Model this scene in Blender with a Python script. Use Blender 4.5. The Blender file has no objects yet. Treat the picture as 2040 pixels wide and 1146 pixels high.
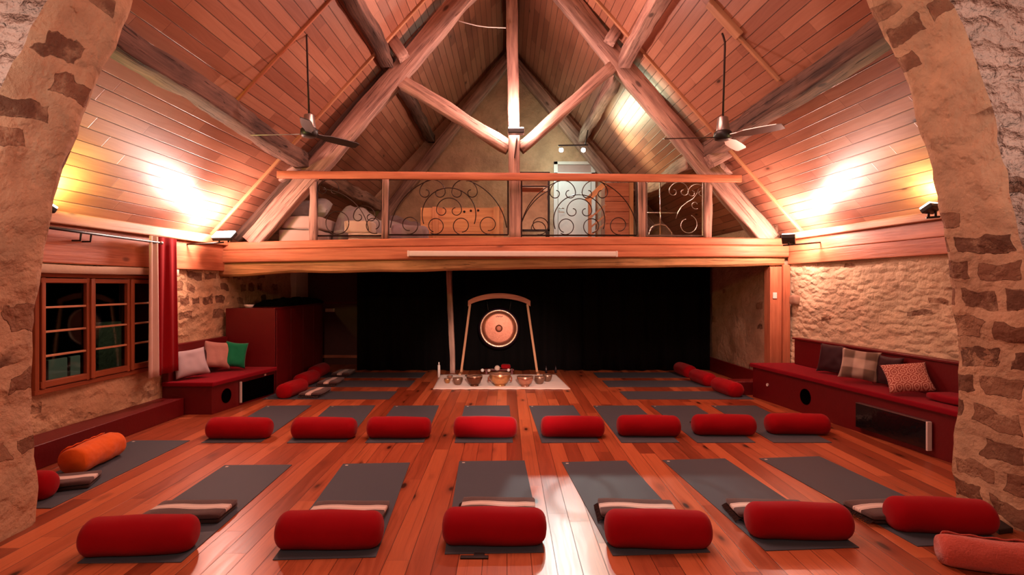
import bpy, bmesh, math, random
from mathutils import Vector, Matrix, noise, Euler
random.seed(7)
PI = math.pi
SC = bpy.context.scene
COL = SC.collection

# ------------------------------------------------------------------ camera, world, exposure, lights
FPX, CX, CY, CAMZ = 1130.0, 1010.0, 570.0, 1.64
cam_d = bpy.data.cameras.new('camera'); cam = bpy.data.objects.new('camera', cam_d); COL.objects.link(cam)
cam.location = (0, 0, CAMZ); cam.rotation_euler = (PI/2, 0, 0)
cam_d.sensor_width = 36; cam_d.lens = FPX/2040*36
cam_d.shift_x = (1020-CX)/2040; cam_d.shift_y = -(573-CY)/2040
cam_d.clip_start = .05; cam_d.clip_end = 100
SC.camera = cam
SC.view_settings.view_transform = 'Standard'; SC.view_settings.look = 'None'
SC.view_settings.gamma = 1; SC.view_settings.use_curve_mapping = False
SC.view_settings.exposure = 0.38
w = bpy.data.worlds.new('world'); SC.world = w; w.use_nodes = True
w.node_tree.nodes['Background'].inputs[0].default_value = (.02, .03, .06, 1)
w.node_tree.nodes['Background'].inputs[1].default_value = .0

def lamp(kind, name, loc, target, power, color, **kw):
    d = bpy.data.lights.new(name, kind); d.energy = power; d.color = color
    for k, v in kw.items(): setattr(d, k, v)
    o = bpy.data.objects.new(name, d); COL.objects.link(o); o.location = loc
    if target is not None:
        o.rotation_euler = (Vector(target)-Vector(loc)).to_track_quat('-Z', 'Y').to_euler()
    return o
# the near bay, behind the arch: added soft warm lights in place of its unseen lamps
lamp('AREA', 'light_near_bay', (-1.2, -1.6, 5.6), (0.1, 5.5, 1.2), 130, (1, .62, .50), size=1.6)
for sx in (-1, 1): lamp('SPOT', 'light_near_bay_side', (sx*2.7, 1.6, 1.7), (sx*3.9, 3.6, 3.9), 150, (1, .74, .66), spot_size=math.radians(100), spot_blend=1.0, shadow_soft_size=.15)
lamp('SPOT', 'light_gong', (.3, .2, 2.45), (-.1, 9.8, .05), 2600, (1, .68, .56), spot_size=math.radians(20), spot_blend=.95, shadow_soft_size=.05)  # added spot without a fixture, brightens the cloth below the gong
lamp('AREA', 'light_hall_fill', (0, 6.0, 5.6), (0, 6.0, 0), 150, (1, .45, .36), size=2.6)  # added fill in place of light bounced off the roof
lamp('SPOT', 'light_back_wall_fill', (1.0, .2, 2.4), (.8, -3, 4.6), 160, (1, .72, .58), spot_size=math.radians(110), spot_blend=1.0, shadow_soft_size=.15)  # added spot that brightens the end wall for the mirror

# the two spotlights hung over the loft; they shine past the railing onto the middle of the floor
lamp('SPOT', 'light_loft_cool', (1.13, 11.72, 4.46), (.3, 3.4, 0), 480, (.86, 1, .96), spot_size=math.radians(26), spot_blend=.35, shadow_soft_size=.035)
lamp('SPOT', 'light_loft_warm', (1.59, 11.72, 4.48), (1.6, 2.6, 0), 180, (1, .90, .70), spot_size=math.radians(26), spot_blend=.6, shadow_soft_size=.035)

# ------------------------------------------------------------------ projection helpers
def P(px, py, d):
    return Vector(((px-CX)*d/FPX, d, CAMZ-(py-CY)*d/FPX))
def F(px, py, h=0.0):
    return P(px, py, (CAMZ-h)*FPX/(py-CY))
def XR(y): return 4.30+.10*(8.6-y) if y < 8.62 else 4.12-.05*(y-8.6)
def XL(y): return -4.32-.055*(8.6-y) if y < 8.62 else -4.32+.02*(y-8.6)

# ------------------------------------------------------------------ material helpers
class NT:
    def __init__(s, name):
        s.m = bpy.data.materials.new(name); s.m.use_nodes = True
        s.t = s.m.node_tree; s.b = s.t.nodes['Principled BSDF']
    def n(s, typ, ins=None, **props):
        nd = s.t.nodes.new(typ)
        for k, v in props.items(): setattr(nd, k, v)
        for k, v in (ins or {}).items(): s.put(nd.inputs[k], v)
        return nd
    def put(s, sock, v):
        if hasattr(v, 'is_output') or isinstance(v, bpy.types.NodeSocket): s.t.links.new(v, sock)
        else:
            if isinstance(v, (tuple, list)) and len(v) == 3 and sock.type == 'RGBA': v = (*v, 1)
            sock.default_value = v
    def M(s, op, a, b=0.0, c=None, clamp=False):
        nd = s.n('ShaderNodeMath', operation=op); nd.use_clamp = clamp
        s.put(nd.inputs[0], a); s.put(nd.inputs[1], b)
        if c is not None: s.put(nd.inputs[2], c)
        return nd.outputs[0]
    def mix(s, f, a, b, mode='MIX'):
        nd = s.n('ShaderNodeMix', data_type='RGBA', blend_type=mode)
        s.put(nd.inputs[0], f); s.put(nd.inputs[6], a); s.put(nd.inputs[7], b)
        return nd.outputs[2]
    def step(s, v, a, b, o0=0.0, o1=1.0):
        nd = s.n('ShaderNodeMapRange', {0: v, 1: a, 2: b, 3: o0, 4: o1}, interpolation_type='SMOOTHSTEP')
        return nd.outputs[0]
    def noise(s, vec, scale, detail=2.0, rough=.5, col=False):
        nd = s.n('ShaderNodeTexNoise', {'Vector': vec, 'Scale': scale, 'Detail': detail, 'Roughness': rough})
        return nd.outputs['Color' if col else 'Fac']
    def ramp(s, f, stops):
        nd = s.n('ShaderNodeValToRGB', {0: f}); cr = nd.color_ramp
        while len(cr.elements) < len(stops): cr.elements.new(.5)
        for e, (p, c) in zip(cr.elements, stops): e.position = p; e.color = (*c, 1)
        return nd.outputs[0]
    def uv(s): return s.n('ShaderNodeUVMap').outputs[0]
    def obj(s): return s.n('ShaderNodeTexCoord').outputs['Object']
    def sep(s, v):
        nd = s.n('ShaderNodeSeparateXYZ', {0: v}); return nd.outputs[0], nd.outputs[1], nd.outputs[2]
    def comb(s, x, y=0.0, z=0.0): return s.n('ShaderNodeCombineXYZ', {0: x, 1: y, 2: z}).outputs[0]
    def vmul(s, v, t): return s.n('ShaderNodeVectorMath', {0: v, 1: t}, operation='MULTIPLY').outputs[0]
    def vadd(s, v, t): return s.n('ShaderNodeVectorMath', {0: v, 1: t}, operation='ADD').outputs[0]
    def bump(s, h, dist=.01, strength=1.0, normal=None):
        ins = {'Height': h, 'Distance': dist, 'Strength': strength}
        if normal is not None: ins['Normal'] = normal
        return s.n('ShaderNodeBump', ins).outputs[0]
    def done(s, color, rough=.6, spec=.5, normal=None, metal=0.0, **extra):
        s.put(s.b.inputs['Base Color'], color); s.put(s.b.inputs['Roughness'], rough)
        s.put(s.b.inputs['Specular IOR Level'], spec); s.put(s.b.inputs['Metallic'], metal)
        if normal is not None: s.put(s.b.inputs['Normal'], normal)
        for k, v in extra.items(): s.put(s.b.inputs[k.replace('_', ' ')], v)
        return s.m

def plain(name, col, rough=.6, metal=0.0, spec=.5, var=.12, bumpd=0.0, bscale=60, **kw):
    t = NT(name); o = t.obj(); nz = t.noise(o, bscale*.2, 3)
    c = t.mix(t.M('MULTIPLY', nz, var*2), col, tuple(x*.45 for x in col))
    nrm = t.bump(t.noise(o, bscale, 3), bumpd) if bumpd else None
    return t.done(c, rough, spec, nrm, metal, **kw)

def planks(name, pw, c_dark, c_mid, c_light, rough, length=2.6, gap=.035, knots=.5, tone=.8, gapdark=.25, coat=0.0, grain=.5, gapb=.004):
    """boards: UV in metres, u along the board, v across"""
    t = NT(name); u, v, _ = t.sep(t.uv())
    vi = t.M('DIVIDE', v, pw); idx = t.M('FLOOR', vi); fr = t.M('FRACT', vi)
    r1 = t.n('ShaderNodeTexWhiteNoise', {'Vector': t.comb(idx, 3.3)}, noise_dimensions='3D').outputs[0]
    uj = t.M('ADD', t.M('DIVIDE', u, length), t.M('MULTIPLY', r1, 7.3)); ji = t.M('FLOOR', uj); jf = t.M('FRACT', uj)
    r2 = t.n('ShaderNodeTexWhiteNoise', {'Vector': t.comb(idx, ji, 1.7)}, noise_dimensions='3D').outputs[0]
    u2 = t.M('ADD', u, t.M('MULTIPLY', r2, 31.0))
    wob = t.noise(t.comb(t.M('MULTIPLY', u2, 1.6), t.M('MULTIPLY', v, 3.0), r2), 1.0, 2)
    g = t.noise(t.comb(t.M('MULTIPLY', u2, 1.3), t.M('ADD', t.M('MULTIPLY', v, 38.0), t.M('MULTIPLY', wob, 7.0)), t.M('MULTIPLY', r2, 9)), 1.0, 4, .6)
    col = t.ramp(t.M('ADD', t.M('MULTIPLY', r2, tone), t.M('MULTIPLY', g, grain)), [(.15, c_dark), (.55, c_mid), (1.0, c_light)])
    streak = t.noise(t.comb(t.M('MULTIPLY', u2, .9), t.M('MULTIPLY', v, 90.0), r1), 1.0, 3)
    col = t.mix(t.step(streak, .56, .74, 0, .45), col, c_dark, 'MIX')
    if knots:
        vo = t.n('ShaderNodeTexVoronoi', {'Vector': t.comb(t.M('MULTIPLY', u2, 2.0), t.M('MULTIPLY', v, 5.5), t.M('MULTIPLY', r1, 3)), 'Scale': 1.0, 'Randomness': 1.0})
        rk = t.sep(vo.outputs['Color'])[0]
        k = t.M('MULTIPLY', t.step(vo.outputs['Distance'], .075, .16, 1, 0), t.step(rk, 1-knots, 1-knots+.02))
        kh = t.M('MULTIPLY', t.step(vo.outputs['Distance'], .12, .34, .45, 0), t.step(rk, 1-knots, 1-knots+.02))
        col = t.mix(kh, col, tuple(x*.55 for x in c_dark)); col = t.mix(k, col, tuple(x*.22 for x in c_dark))
    e1 = t.M('MINIMUM', fr, t.M('SUBTRACT', 1.0, fr)); gl = t.step(e1, gap*.35, gap, 1, 0)
    e2 = t.M('MULTIPLY', t.M('MINIMUM', jf, t.M('SUBTRACT', 1.0, jf)), length/pw); gj = t.step(e2, gap*.3, gap*.8, 1, 0)
    gm = t.M('MAXIMUM', gl, t.M('MULTIPLY', gj, .35))
    col = t.mix(t.M('MULTIPLY', gm, 1-gapdark), col, tuple(x*.18 for x in c_dark))
    h = t.M('SUBTRACT', t.M('MULTIPLY', g, .12), gm)
    nrm = t.bump(h, gapb)
    rr = t.M('ADD', rough, t.M('MULTIPLY', g, .18))
    return t.done(col, rr, .5, nrm, **({'Coat_Weight': coat, 'Coat_Roughness': .12} if coat else {}))

def timber(name, dark, light, rough=.75, crack=.6, bscale=1.0, pink=None):
    """grain along local X of the piece (object coordinates)"""
    t = NT(name); x, y, z = t.sep(t.obj())
    rnd = t.n('ShaderNodeObjectInfo').outputs['Random']; off = t.M('MULTIPLY', rnd, 20.0)
    x2 = t.M('ADD', x, off)
    g = t.noise(t.comb(t.M('MULTIPLY', x2, 1.2), t.M('MULTIPLY', y, 22), t.M('MULTIPLY', z, 22)), 1.0, 5, .62)
    big = t.noise(t.comb(x2, t.M('MULTIPLY', y, 3), t.M('MULTIPLY', z, 3)), 1.4, 3)
    c = t.ramp(t.M('ADD', t.M('MULTIPLY', g, .6), t.M('MULTIPLY', big, .45)), [(.36, dark), (.66, light)])
    cr = t.noise(t.comb(t.M('MULTIPLY', x2, .8), t.M('MULTIPLY', y, 55), t.M('MULTIPLY', z, 55)), 1.0, 2)
    cm = t.M('MULTIPLY', t.step(cr, .62, .70), crack)
    c = t.mix(cm, c, tuple(v*.25 for v in dark))
    vo = t.n('ShaderNodeTexVoronoi', {'Vector': t.comb(t.M('MULTIPLY', x2, 2.2), t.M('MULTIPLY', y, 5), t.M('MULTIPLY', z, 5)), 'Scale': 1.0})
    kn = t.M('MULTIPLY', t.step(vo.outputs['Distance'], .08, .2, .8, 0), t.step(t.sep(vo.outputs['Color'])[0], .7, .72))
    c = t.mix(kn, c, tuple(v*.35 for v in dark))
    n1 = t.bump(t.M('SUBTRACT', g, cm), .006*bscale)
    return t.done(c, rough, .35, n1)

def stone(name, plaster, cols, bw=.34, bh=.17, dens=.5, dens_top=None, h0=1.0, h1=3.0, mortar=.035, warp=.10, relief=.02, rub=(5, 9), rubd=.012, fine=.004, stonerel=.5, pvar=.25):
    """lime plaster with stones showing; UV in metres, v upwards"""
    t = NT(name); uv = t.uv()
    n1 = t.vadd(t.noise(uv, 2.2, 2, col=True), (-.5, -.5, -.5)); n2 = t.vadd(t.noise(uv, 11.0, 2, col=True), (-.5, -.5, -.5))
    wv = t.vadd(t.vadd(uv, t.vmul(n1, (warp*2.2, warp*1.6, 0))), t.vmul(n2, (warp*.35, warp*.35, 0)))
    br = t.n('ShaderNodeTexBrick', {'Vector': wv, 'Color1': (0, 0, 0), 'Color2': (1, 1, 1), 'Mortar': (.5, .5, .5), 'Scale': 1.0,
             'Mortar Size': mortar, 'Mortar Smooth': .35, 'Bias': 0.0, 'Brick Width': bw, 'Row Height': bh})
    br.offset = .5; br.squash = 1.35; br.squash_frequency = 3
    rv = t.sep(br.outputs['Color'])[0]; mort = br.outputs['Fac']
    u, v, _ = t.sep(uv)
    thr = t.step(v, h0, h1, 1-dens, 1-(dens if dens_top is None else dens_top))
    cover = t.noise(uv, 1.7, 3)
    thr = t.M('ADD', thr, t.M('MULTIPLY', t.M('SUBTRACT', cover, .5), .7))
    vis = t.step(t.M('SUBTRACT', rv, thr), -.02, .05)
    rag = t.noise(uv, 26.0, 3)
    solid = t.step(t.M('ADD', mort, t.M('MULTIPLY', t.M('SUBTRACT', rag, .5), .9)), .18, .5, 1, 0)
    mask = t.M('MULTIPLY', t.M('MULTIPLY', vis, solid), t.step(t.noise(uv, 5.0, 4, .7), .30, .52, .45, 1.0))
    sc = t.ramp(t.M('FRACT', t.M('ADD', t.M('MULTIPLY', rv, 5.7), t.M('MULTIPLY', t.noise(uv, 7, 4), .5))), [(0, cols[0]), (.5, cols[1]), (1, cols[2])])
    pn = t.noise(uv, 3.0, 4, .6)
    pc = t.mix(t.step(pn, .35, .7), plaster, tuple(x*(1-pvar) for x in plaster))
    pc = t.mix(t.step(t.noise(uv, 18, 4, .7), .55, .75, 0, .35), pc, tuple(x*.6 for x in plaster))
    col = t.mix(t.M('MULTIPLY', mask, .93), pc, sc)
    rb = t.n('ShaderNodeTexVoronoi', {'Vector': t.vadd(t.vmul(uv, (rub[0], rub[1], 1)), t.vmul(n2, (.9, .9, 0))), 'Scale': 1.0, 'Randomness': .9}, feature='SMOOTH_F1')
    rb.inputs['Smoothness'].default_value = .35
    fl = t.noise(uv, 42, 4, .65)
    n_a = t.bump(rb.outputs['Distance'], rubd*4, .8)
    n_b = t.bump(t.M('MULTIPLY', mask, -stonerel), relief, 1.0, n_a)
    n_c = t.bump(t.M('ADD', fl, t.M('MULTIPLY', t.noise(uv, 14, 3), 2.0)), fine*2, 1.0, n_b)
    return t.done(col, .92, .15, n_c)

def fabric(name, col, bscale=420, bumpd=.0012, rough=.95, sheen=.25, var=.18, wave=0.0):
    t = NT(name); o = t.obj()
    nz = t.noise(o, 5, 3)
    c = t.mix(t.M('MULTIPLY', nz, var*2), col, tuple(x*.5 for x in col))
    h = t.noise(o, bscale, 2)
    nrm = t.bump(h, bumpd)
    if wave: nrm = t.bump(t.noise(o, 7, 2), wave, 1.0, nrm)
    return t.done(c, rough, .15, nrm, Sheen_Weight=sheen, Sheen_Roughness=.4)

M = {}
M['floor'] = planks('floor_pine', .145, (.15, .030, .012), (.36, .080, .030), (.56, .155, .058), .24, length=2.3, gap=.022, knots=.55, tone=.75, coat=.0, grain=.6, gapb=.0012)
M['ceil'] = planks('ceiling_boards', .135, (.28, .10, .06), (.45, .195, .12), (.59, .31, .20), .34, length=1.3, gap=.05, knots=.2, tone=.45, grain=.45, gapb=.004)
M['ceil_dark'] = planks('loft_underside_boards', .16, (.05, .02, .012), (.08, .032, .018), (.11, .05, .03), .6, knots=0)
M['fascia'] = timber('fascia_pine', (.34, .095, .045), (.60, .22, .11), .5, .15)
M['pine'] = timber('pale_pine', (.50, .22, .09), (.74, .38, .17), .5, .15)
M['old'] = timber('old_oak', (.13, .065, .05), (.46, .27, .20), .8, .8, 1.6)
M['old_pale'] = timber('old_pale_oak', (.16, .08, .065), (.58, .36, .28), .8, .6, 1.6)
M['old_dark'] = timber('old_dark_oak', (.04, .022, .018), (.20, .11, .08), .85, .8, 2.0)
M['beam'] = timber('loft_beam_oak', (.26, .12, .05), (.60, .33, .15), .7, .5, 1.4)
M['trimwood'] = timber('trim_pine', (.40, .17, .08), (.62, .32, .17), .5, .15)
M['winwood'] = timber('window_wood', (.20, .05, .02), (.36, .10, .035), .45, .1)
M['redboard'] = plain('dark_red_painted_wood', (.14, .002, .004), .45, var=.2, bumpd=.0015, bscale=30)
BR = [(.10, .045, .028), (.20, .095, .055), (.30, .17, .10)]
M['arch'] = stone('arch_lime_and_stone', (.54, .36, .22), BR, .38, .205, .88, .30, 1.7, 2.4, mortar=.045, warp=.14, relief=.03, rub=(4, 6), rubd=.012)
M['arch_left'] = stone('arch_left_lime_and_stone', (.54, .36, .22), BR, .40, .22, .50, .34, .6, 2.5, mortar=.05, warp=.20, relief=.03, rub=(4, 6), rubd=.012)
M['arch_face'] = stone('arch_face_rubble', (.62, .47, .38), BR, .34, .15, .12, .12, mortar=.04, warp=.12, relief=.03, rub=(5.5, 12), rubd=.045, fine=.008)
M['wall_r'] = stone('right_wall_rubble', (.68, .52, .34), BR, .30, .14, .07, .05, mortar=.04, warp=.12, relief=.02, rub=(7, 15), rubd=.011)
M['wall_l'] = stone('left_wall_rubble', (.64, .42, .24), BR, .30, .19, .10, .55, .9, 1.6, mortar=.05, warp=.13, relief=.03, rub=(4.5, 8), rubd=.013)
M['wall_st'] = stone('stage_wall_lime', (.50, .33, .22), BR, .30, .18, .12, mortar=.05, warp=.13, relief=.02, rub=(3, 5), rubd=.007)
M['gable'] = stone('gable_lime', (.68, .45, .29), BR, .4, .2, .0, mortar=.05, warp=.1, relief=.01, rub=(3, 4), rubd=.004)
M['plaster'] = plain('pale_plaster', (.62, .47, .33), .9, bumpd=.004, bscale=20)
M['red'] = fabric('red_bolster_cotton', (.36, .002, .008), sheen=.10)
M['red_seam'] = fabric('red_bolster_end', (.26, .002, .006), sheen=.1)
M['redcurt'] = fabric('red_curtain_cloth', (.26, .002, .005), sheen=.03)
M['redseat'] = fabric('crimson_seat_cloth', (.25, .002, .012), sheen=.06)
M['cream'] = fabric('cream_lining', (.70, .52, .42))
M['orange'] = fabric('orange_towel', (.90, .16, .02), bscale=260, bumpd=.003, wave=.02)
M['pinkroll'] = fabric('coral_fleece', (.62, .12, .085), bscale=90, bumpd=.006, wave=.02, sheen=.5)
M['black_cloth'] = fabric('black_stage_cloth', (.0022, .0012, .0012), sheen=0)
M['mat'] = fabric('grey_mat_rubber', (.080, .095, .115), bscale=300, bumpd=.0006, sheen=0, rough=.6, var=.1)
M['mat_edge'] = plain('mat_tag', (.7, .6, .5), .6)
M['black'] = plain('black_metal', (.012, .010, .010), .45)
M['iron'] = plain('wrought_iron', (.035, .016, .012), .42, .6)
M['chrome'] = plain('chrome', (.75, .72, .70), .15, 1.0, var=.02)
M['steel'] = plain('satin_steel', (.42, .38, .36), .32, .9, var=.05)
M['white'] = plain('white_paint', (.78, .72, .66), .5)
M['whitegl'] = plain('white_plastic', (.80, .74, .68), .4)
M['lamp_case'] = plain('lamp_case', (.02, .02, .022), .4)
M['cable'] = plain('white_cable', (.8, .75, .7), .5)
def emis(name, col, st):
    t = NT(name); t.b.inputs['Emission Color'].default_value = (*col, 1); t.b.inputs['Emission Strength'].default_value = st
    return t.done((*col,), .4)
M['lens_white'] = emis('lit_lens_white', (1, .93, .88), 5)
M['lens_cool'] = emis('lit_lens_cool', (.72, 1, .95), 90)
M['lens_warm'] = emis('lit_lens_warm', (1, .90, .55), 90)

# ------------------------------------------------------------------ mesh helpers
def WM(o):
    return (WM(o.parent) @ o.matrix_parent_inverse @ o.matrix_basis) if o.parent else o.matrix_basis.copy()
def adopt(o, parent):
    if parent is not None:
        o.parent = parent; o.matrix_parent_inverse = WM(parent).inverted()
def tag(o, label=None, cat=None, group=None, kind=None):
    if label: o['label'] = label
    if cat: o['category'] = cat
    if group: o['group'] = group
    if kind: o['kind'] = kind
    return o
def struct(o): o['kind'] = 'structure'; return o
def thing(name, loc, label, cat, group=None):
    o = bpy.data.objects.new(name, None); COL.objects.link(o); o.location = loc; o.empty_display_size = .05
    bpy.context.view_layer.update() if False else None
    o.matrix_basis = Matrix.Translation(Vector(loc))
    return tag(o, label, cat, group)
def link(name, me, mat, parent=None, mw=None, smooth=False):
    me.materials.append(M[mat] if isinstance(mat, str) else mat)
    if smooth:
        for p in me.polygons: p.use_smooth = True
    o = bpy.data.objects.new(name, me); COL.objects.link(o)
    if mw is not None: o.matrix_basis = mw
    adopt(o, parent)
    return o
def raw(name, verts, faces, mat, parent=None, smooth=False, uvs=None, org=None):
    me = bpy.data.meshes.new(name)
    org = Vector(org) if org is not None else (Vector(verts[0]) if parent is None else WM(parent).translation)
    me.from_pydata([tuple(Vector(v)-org) for v in verts], [], faces)
    if uvs is not None:
        ul = me.uv_layers.new(name='UVMap')
        for lp in me.loops: ul.data[lp.index].uv = uvs[lp.vertex_index]
    me.update()
    return link(name, me, mat, parent, Matrix.Translation(org), smooth)
def from_bm(name, bm, mat, parent=None, mw=None, smooth=False):
    me = bpy.data.meshes.new(name); bmesh.ops.recalc_face_normals(bm, faces=bm.faces); bm.to_mesh(me); bm.free()
    return link(name, me, mat, parent, mw, smooth)
def axes(p0, p1, up=(0, 0, 1)):
    p0, p1 = Vector(p0), Vector(p1); x = (p1-p0).normalized(); up = Vector(up)
    if abs(x.dot(up)) > .98: up = Vector((0, 1, 0))
    y = up.cross(x).normalized(); z = x.cross(y).normalized()
    m = Matrix((x, y, z)).transposed().to_4x4(); m.translation = p0
    return m, (p1-p0).length
def bm_box(bm, lo, hi, bev=0.0):
    r = bmesh.ops.create_cube(bm, size=1.0)
    for v in r['verts']:
        v.co = Vector([lo[i]+(v.co[i]+.5)*(hi[i]-lo[i]) for i in range(3)])
    if bev:
        es = list({e for v in r['verts'] for e in v.link_edges})
        bmesh.ops.bevel(bm, geom=es, offset=bev, segments=2, affect='EDGES', profile=.6)
def box(name, lo, hi, mat, parent=None, bev=.004, mw=None):
    """axis-aligned box in world metres; local X along its longest side"""
    lo, hi = Vector([min(a, b) for a, b in zip(lo, hi)]), Vector([max(a, b) for a, b in zip(lo, hi)])
    d = hi-lo; c = Vector(((lo.x+hi.x)/2, (lo.y+hi.y)/2, lo.z)); bm = bmesh.new()
    k = max(range(3), key=lambda i: d[i])
    if k == 0: R = Matrix.Identity(4); s = (d.x, d.y, d.z); R3 = R; off = Vector((0, 0, d.z/2))
    elif k == 1: R3 = Matrix.Rotation(PI/2, 4, 'Z'); s = (d.y, d.x, d.z)
    else: R3 = Matrix.Rotation(-PI/2, 4, 'Y'); s = (d.z, d.y, d.x)
    bm_box(bm, (-s[0]/2, -s[1]/2, -s[2]/2), (s[0]/2, s[1]/2, s[2]/2), min(bev, min(s)*.3))
    T = Matrix.Translation((lo+hi)/2) @ R3
    if mw is not None: T = mw @ T
    return from_bm(name, bm, mat, parent, T)
def beam(name, p0, p1, w, h, mat, parent=None, rough=0.0, bev=.012, up=(0, 0, 1), seed=0, taper=1.0, sag=0.0, seg=.12):
    m, L = axes(p0, p1, up)
    if not rough:
        bm = bmesh.new(); bm_box(bm, (0, -w/2, -h/2), (L, w/2, h/2), min(bev, w*.3, h*.3)); return from_bm(name, bm, mat, parent, m)
    n = max(4, int(L/seg)); ring = []
    c = .12
    prof = [(-1, -1+c), (-1, 0), (-1, 1-c), (-1+c, 1), (0, 1), (1-c, 1), (1, 1-c), (1, 0), (1, -1+c), (1-c, -1), (0, -1), (-1+c, -1)]
    vs, fs = [], []; K = len(prof)
    for i in range(n+1):
        x = L*i/n; tp = 1+(taper-1)*i/n; lz = -sag*math.sin(PI*i/n)
        wy = (noise.noise(Vector((x*.9, seed*7.1, 0))))*rough*.9; wz = (noise.noise(Vector((x*.9, seed*3.3, 9))))*rough*.9
        for a, b in prof:
            q = Vector((x*2.2, a*1.1+seed*5, b*1.1)); d = 1+noise.noise(q)*rough/(w)*1.1+noise.noise(q*3.1)*rough/w*.4
            vs.append((x, a*w/2*d*tp+wy, b*h/2*d*tp+wz+lz))
    for i in range(n):
        for k in range(K):
            a = i*K+k; b = i*K+(k+1) % K; fs.append((a, b, b+K, a+K))
    fs.append(tuple(range(K-1, -1, -1))); fs.append(tuple(n*K+k for k in range(K)))
    me = bpy.data.meshes.new(name); me.from_pydata(vs, [], fs); me.update()
    o = link(name, me, mat, parent, m, True)
    for p in me.polygons[-2:]: p.use_smooth = False
    return o
def tube_data(pts, r, n=8, closed=False, vs=None, fs=None, cap=True):
    pts = [Vector(p) for p in pts]; N = len(pts); vs = [] if vs is None else vs; fs = [] if fs is None else fs; base = len(vs)
    rr = r if isinstance(r, (list, tuple)) else [r]*N
    pu = None
    for i, p in enumerate(pts):
        if closed: d = pts[(i+1) % N]-pts[i-1]
        else: d = pts[min(i+1, N-1)]-pts[max(i-1, 0)]
        d.normalize()
        if pu is None:
            a = Vector((0, 0, 1)) if abs(d.z) < .9 else Vector((0, 1, 0)); pu = d.cross(a).normalized()
        pu = (pu-d*pu.dot(d)).normalized(); pv = d.cross(pu)
        for k in range(n):
            t = 2*PI*k/n; vs.append(p+pu*math.cos(t)*rr[i]+pv*math.sin(t)*rr[i])
    R = N if closed else N-1
    for i in range(R):
        for k in range(n):
            a = base+i*n+k; b = base+i*n+(k+1) % n; c = base+((i+1) % N)*n+(k+1) % n; d2 = base+((i+1) % N)*n+k
            fs.append((a, d2, c, b))
    if cap and not closed:
        fs.append(tuple(base+k for k in range(n))); fs.append(tuple(base+(N-1)*n+k for k in range(n-1, -1, -1)))
    return vs, fs
def tube(name, pts, r, mat, parent=None, n=10, closed=False, org=None):
    vs, fs = tube_data(pts, r, n, closed)
    return raw(name, vs, fs, mat, parent, True, org=org)
def lathe(name, prof, mat, parent=None, n=32, mw=None, smooth=True, wob=0.0, seed=0):
    """prof: (radius, z) around local Z"""
    vs, fs = [], []
    for i, (r, z) in enumerate(prof):
        for k in range(n):
            t = 2*PI*k/n; d = 1+(noise.noise(Vector((math.cos(t), math.sin(t), z*6+seed)))*wob if wob else 0)
            vs.append((r*math.cos(t)*d, r*math.sin(t)*d, z))
    for i in range(len(prof)-1):
        for k in range(n):
            a = i*n+k; b = i*n+(k+1) % n; fs.append((a, b, b+n, a+n))
    if prof[0][0] > 1e-5: fs.append(tuple(range(n-1, -1, -1)))
    if prof[-1][0] > 1e-5: fs.append(tuple((len(prof)-1)*n+k for k in range(n)))
    me = bpy.data.meshes.new(name); me.from_pydata(vs, [], fs)
    bm = bmesh.new(); bm.from_mesh(me); bmesh.ops.remove_doubles(bm, verts=bm.verts, dist=1e-5); bmesh.ops.recalc_face_normals(bm, faces=bm.faces); bm.to_mesh(me); bm.free()
    return link(name, me, mat, parent, mw if mw is not None else Matrix.Identity(4), smooth)
def grid(name, fn, nu, nv, mat, parent=None, uvf=None, smooth=True, org=None, thick=0.0):
    vs, us = [], []
    for j in range(nv+1):
        for i in range(nu+1):
            vs.append(Vector(fn(i/nu, j/nv))); us.append(uvf(i/nu, j/nv) if uvf else (i/nu, j/nv))
    fs = [(j*(nu+1)+i, j*(nu+1)+i+1, (j+1)*(nu+1)+i+1, (j+1)*(nu+1)+i) for j in range(nv) for i in range(nu)]
    o = raw(name, vs, fs, mat, parent, smooth, us, org)
    if thick:
        md = o.modifiers.new('thickness', 'SOLIDIFY'); md.thickness = thick; md.offset = 0
    return o
def slab(name, plan, h0, h1, mat, parent=None, bev=.0, uvw=False):
    """prism over a plan polygon (x, y)"""
    n = len(plan); vs = [(x, y, h0) for x, y in plan]+[(x, y, h1) for x, y in plan]
    fs = [tuple(range(n-1, -1, -1)), tuple(range(n, 2*n))]+[(i, (i+1) % n, n+(i+1) % n, n+i) for i in range(n)]
    bm = bmesh.new(); bv = [bm.verts.new(v) for v in vs]
    for f in fs: bm.faces.new([bv[i] for i in f])
    if bev: bmesh.ops.bevel(bm, geom=list(bm.edges), offset=bev, segments=3, affect='EDGES', profile=.6)
    org = Vector((sum(p[0] for p in plan)/n, sum(p[1] for p in plan)/n, h0)) if parent is None else WM(parent).translation
    bmesh.ops.translate(bm, verts=bm.verts, vec=-org)
    return from_bm(name, bm, mat, parent, Matrix.Translation(org))
def fam(o):
    return [c for c in KIDS.get(o.name, [])]
def copy_tree(o, loc=None, rz=None, parent=None, label=None):
    kids = [c for c in list(COL.objects) if c.parent == o]
    c = o.copy(); COL.objects.link(c)
    if parent is not None: c.parent = parent
    if loc is not None: c.matrix_basis = Matrix.Translation(Vector(loc)) @ Matrix.Rotation(rz or 0, 4, 'Z')
    if label: c['label'] = label
    for k in kids: copy_tree(k, parent=c)
    return c
def place(o, loc, rz=0.0, label=None):
    o.matrix_basis = Matrix.Translation(Vector(loc)) @ Matrix.Rotation(rz, 4, 'Z')
    if label: o['label'] = label
    return o

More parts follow.
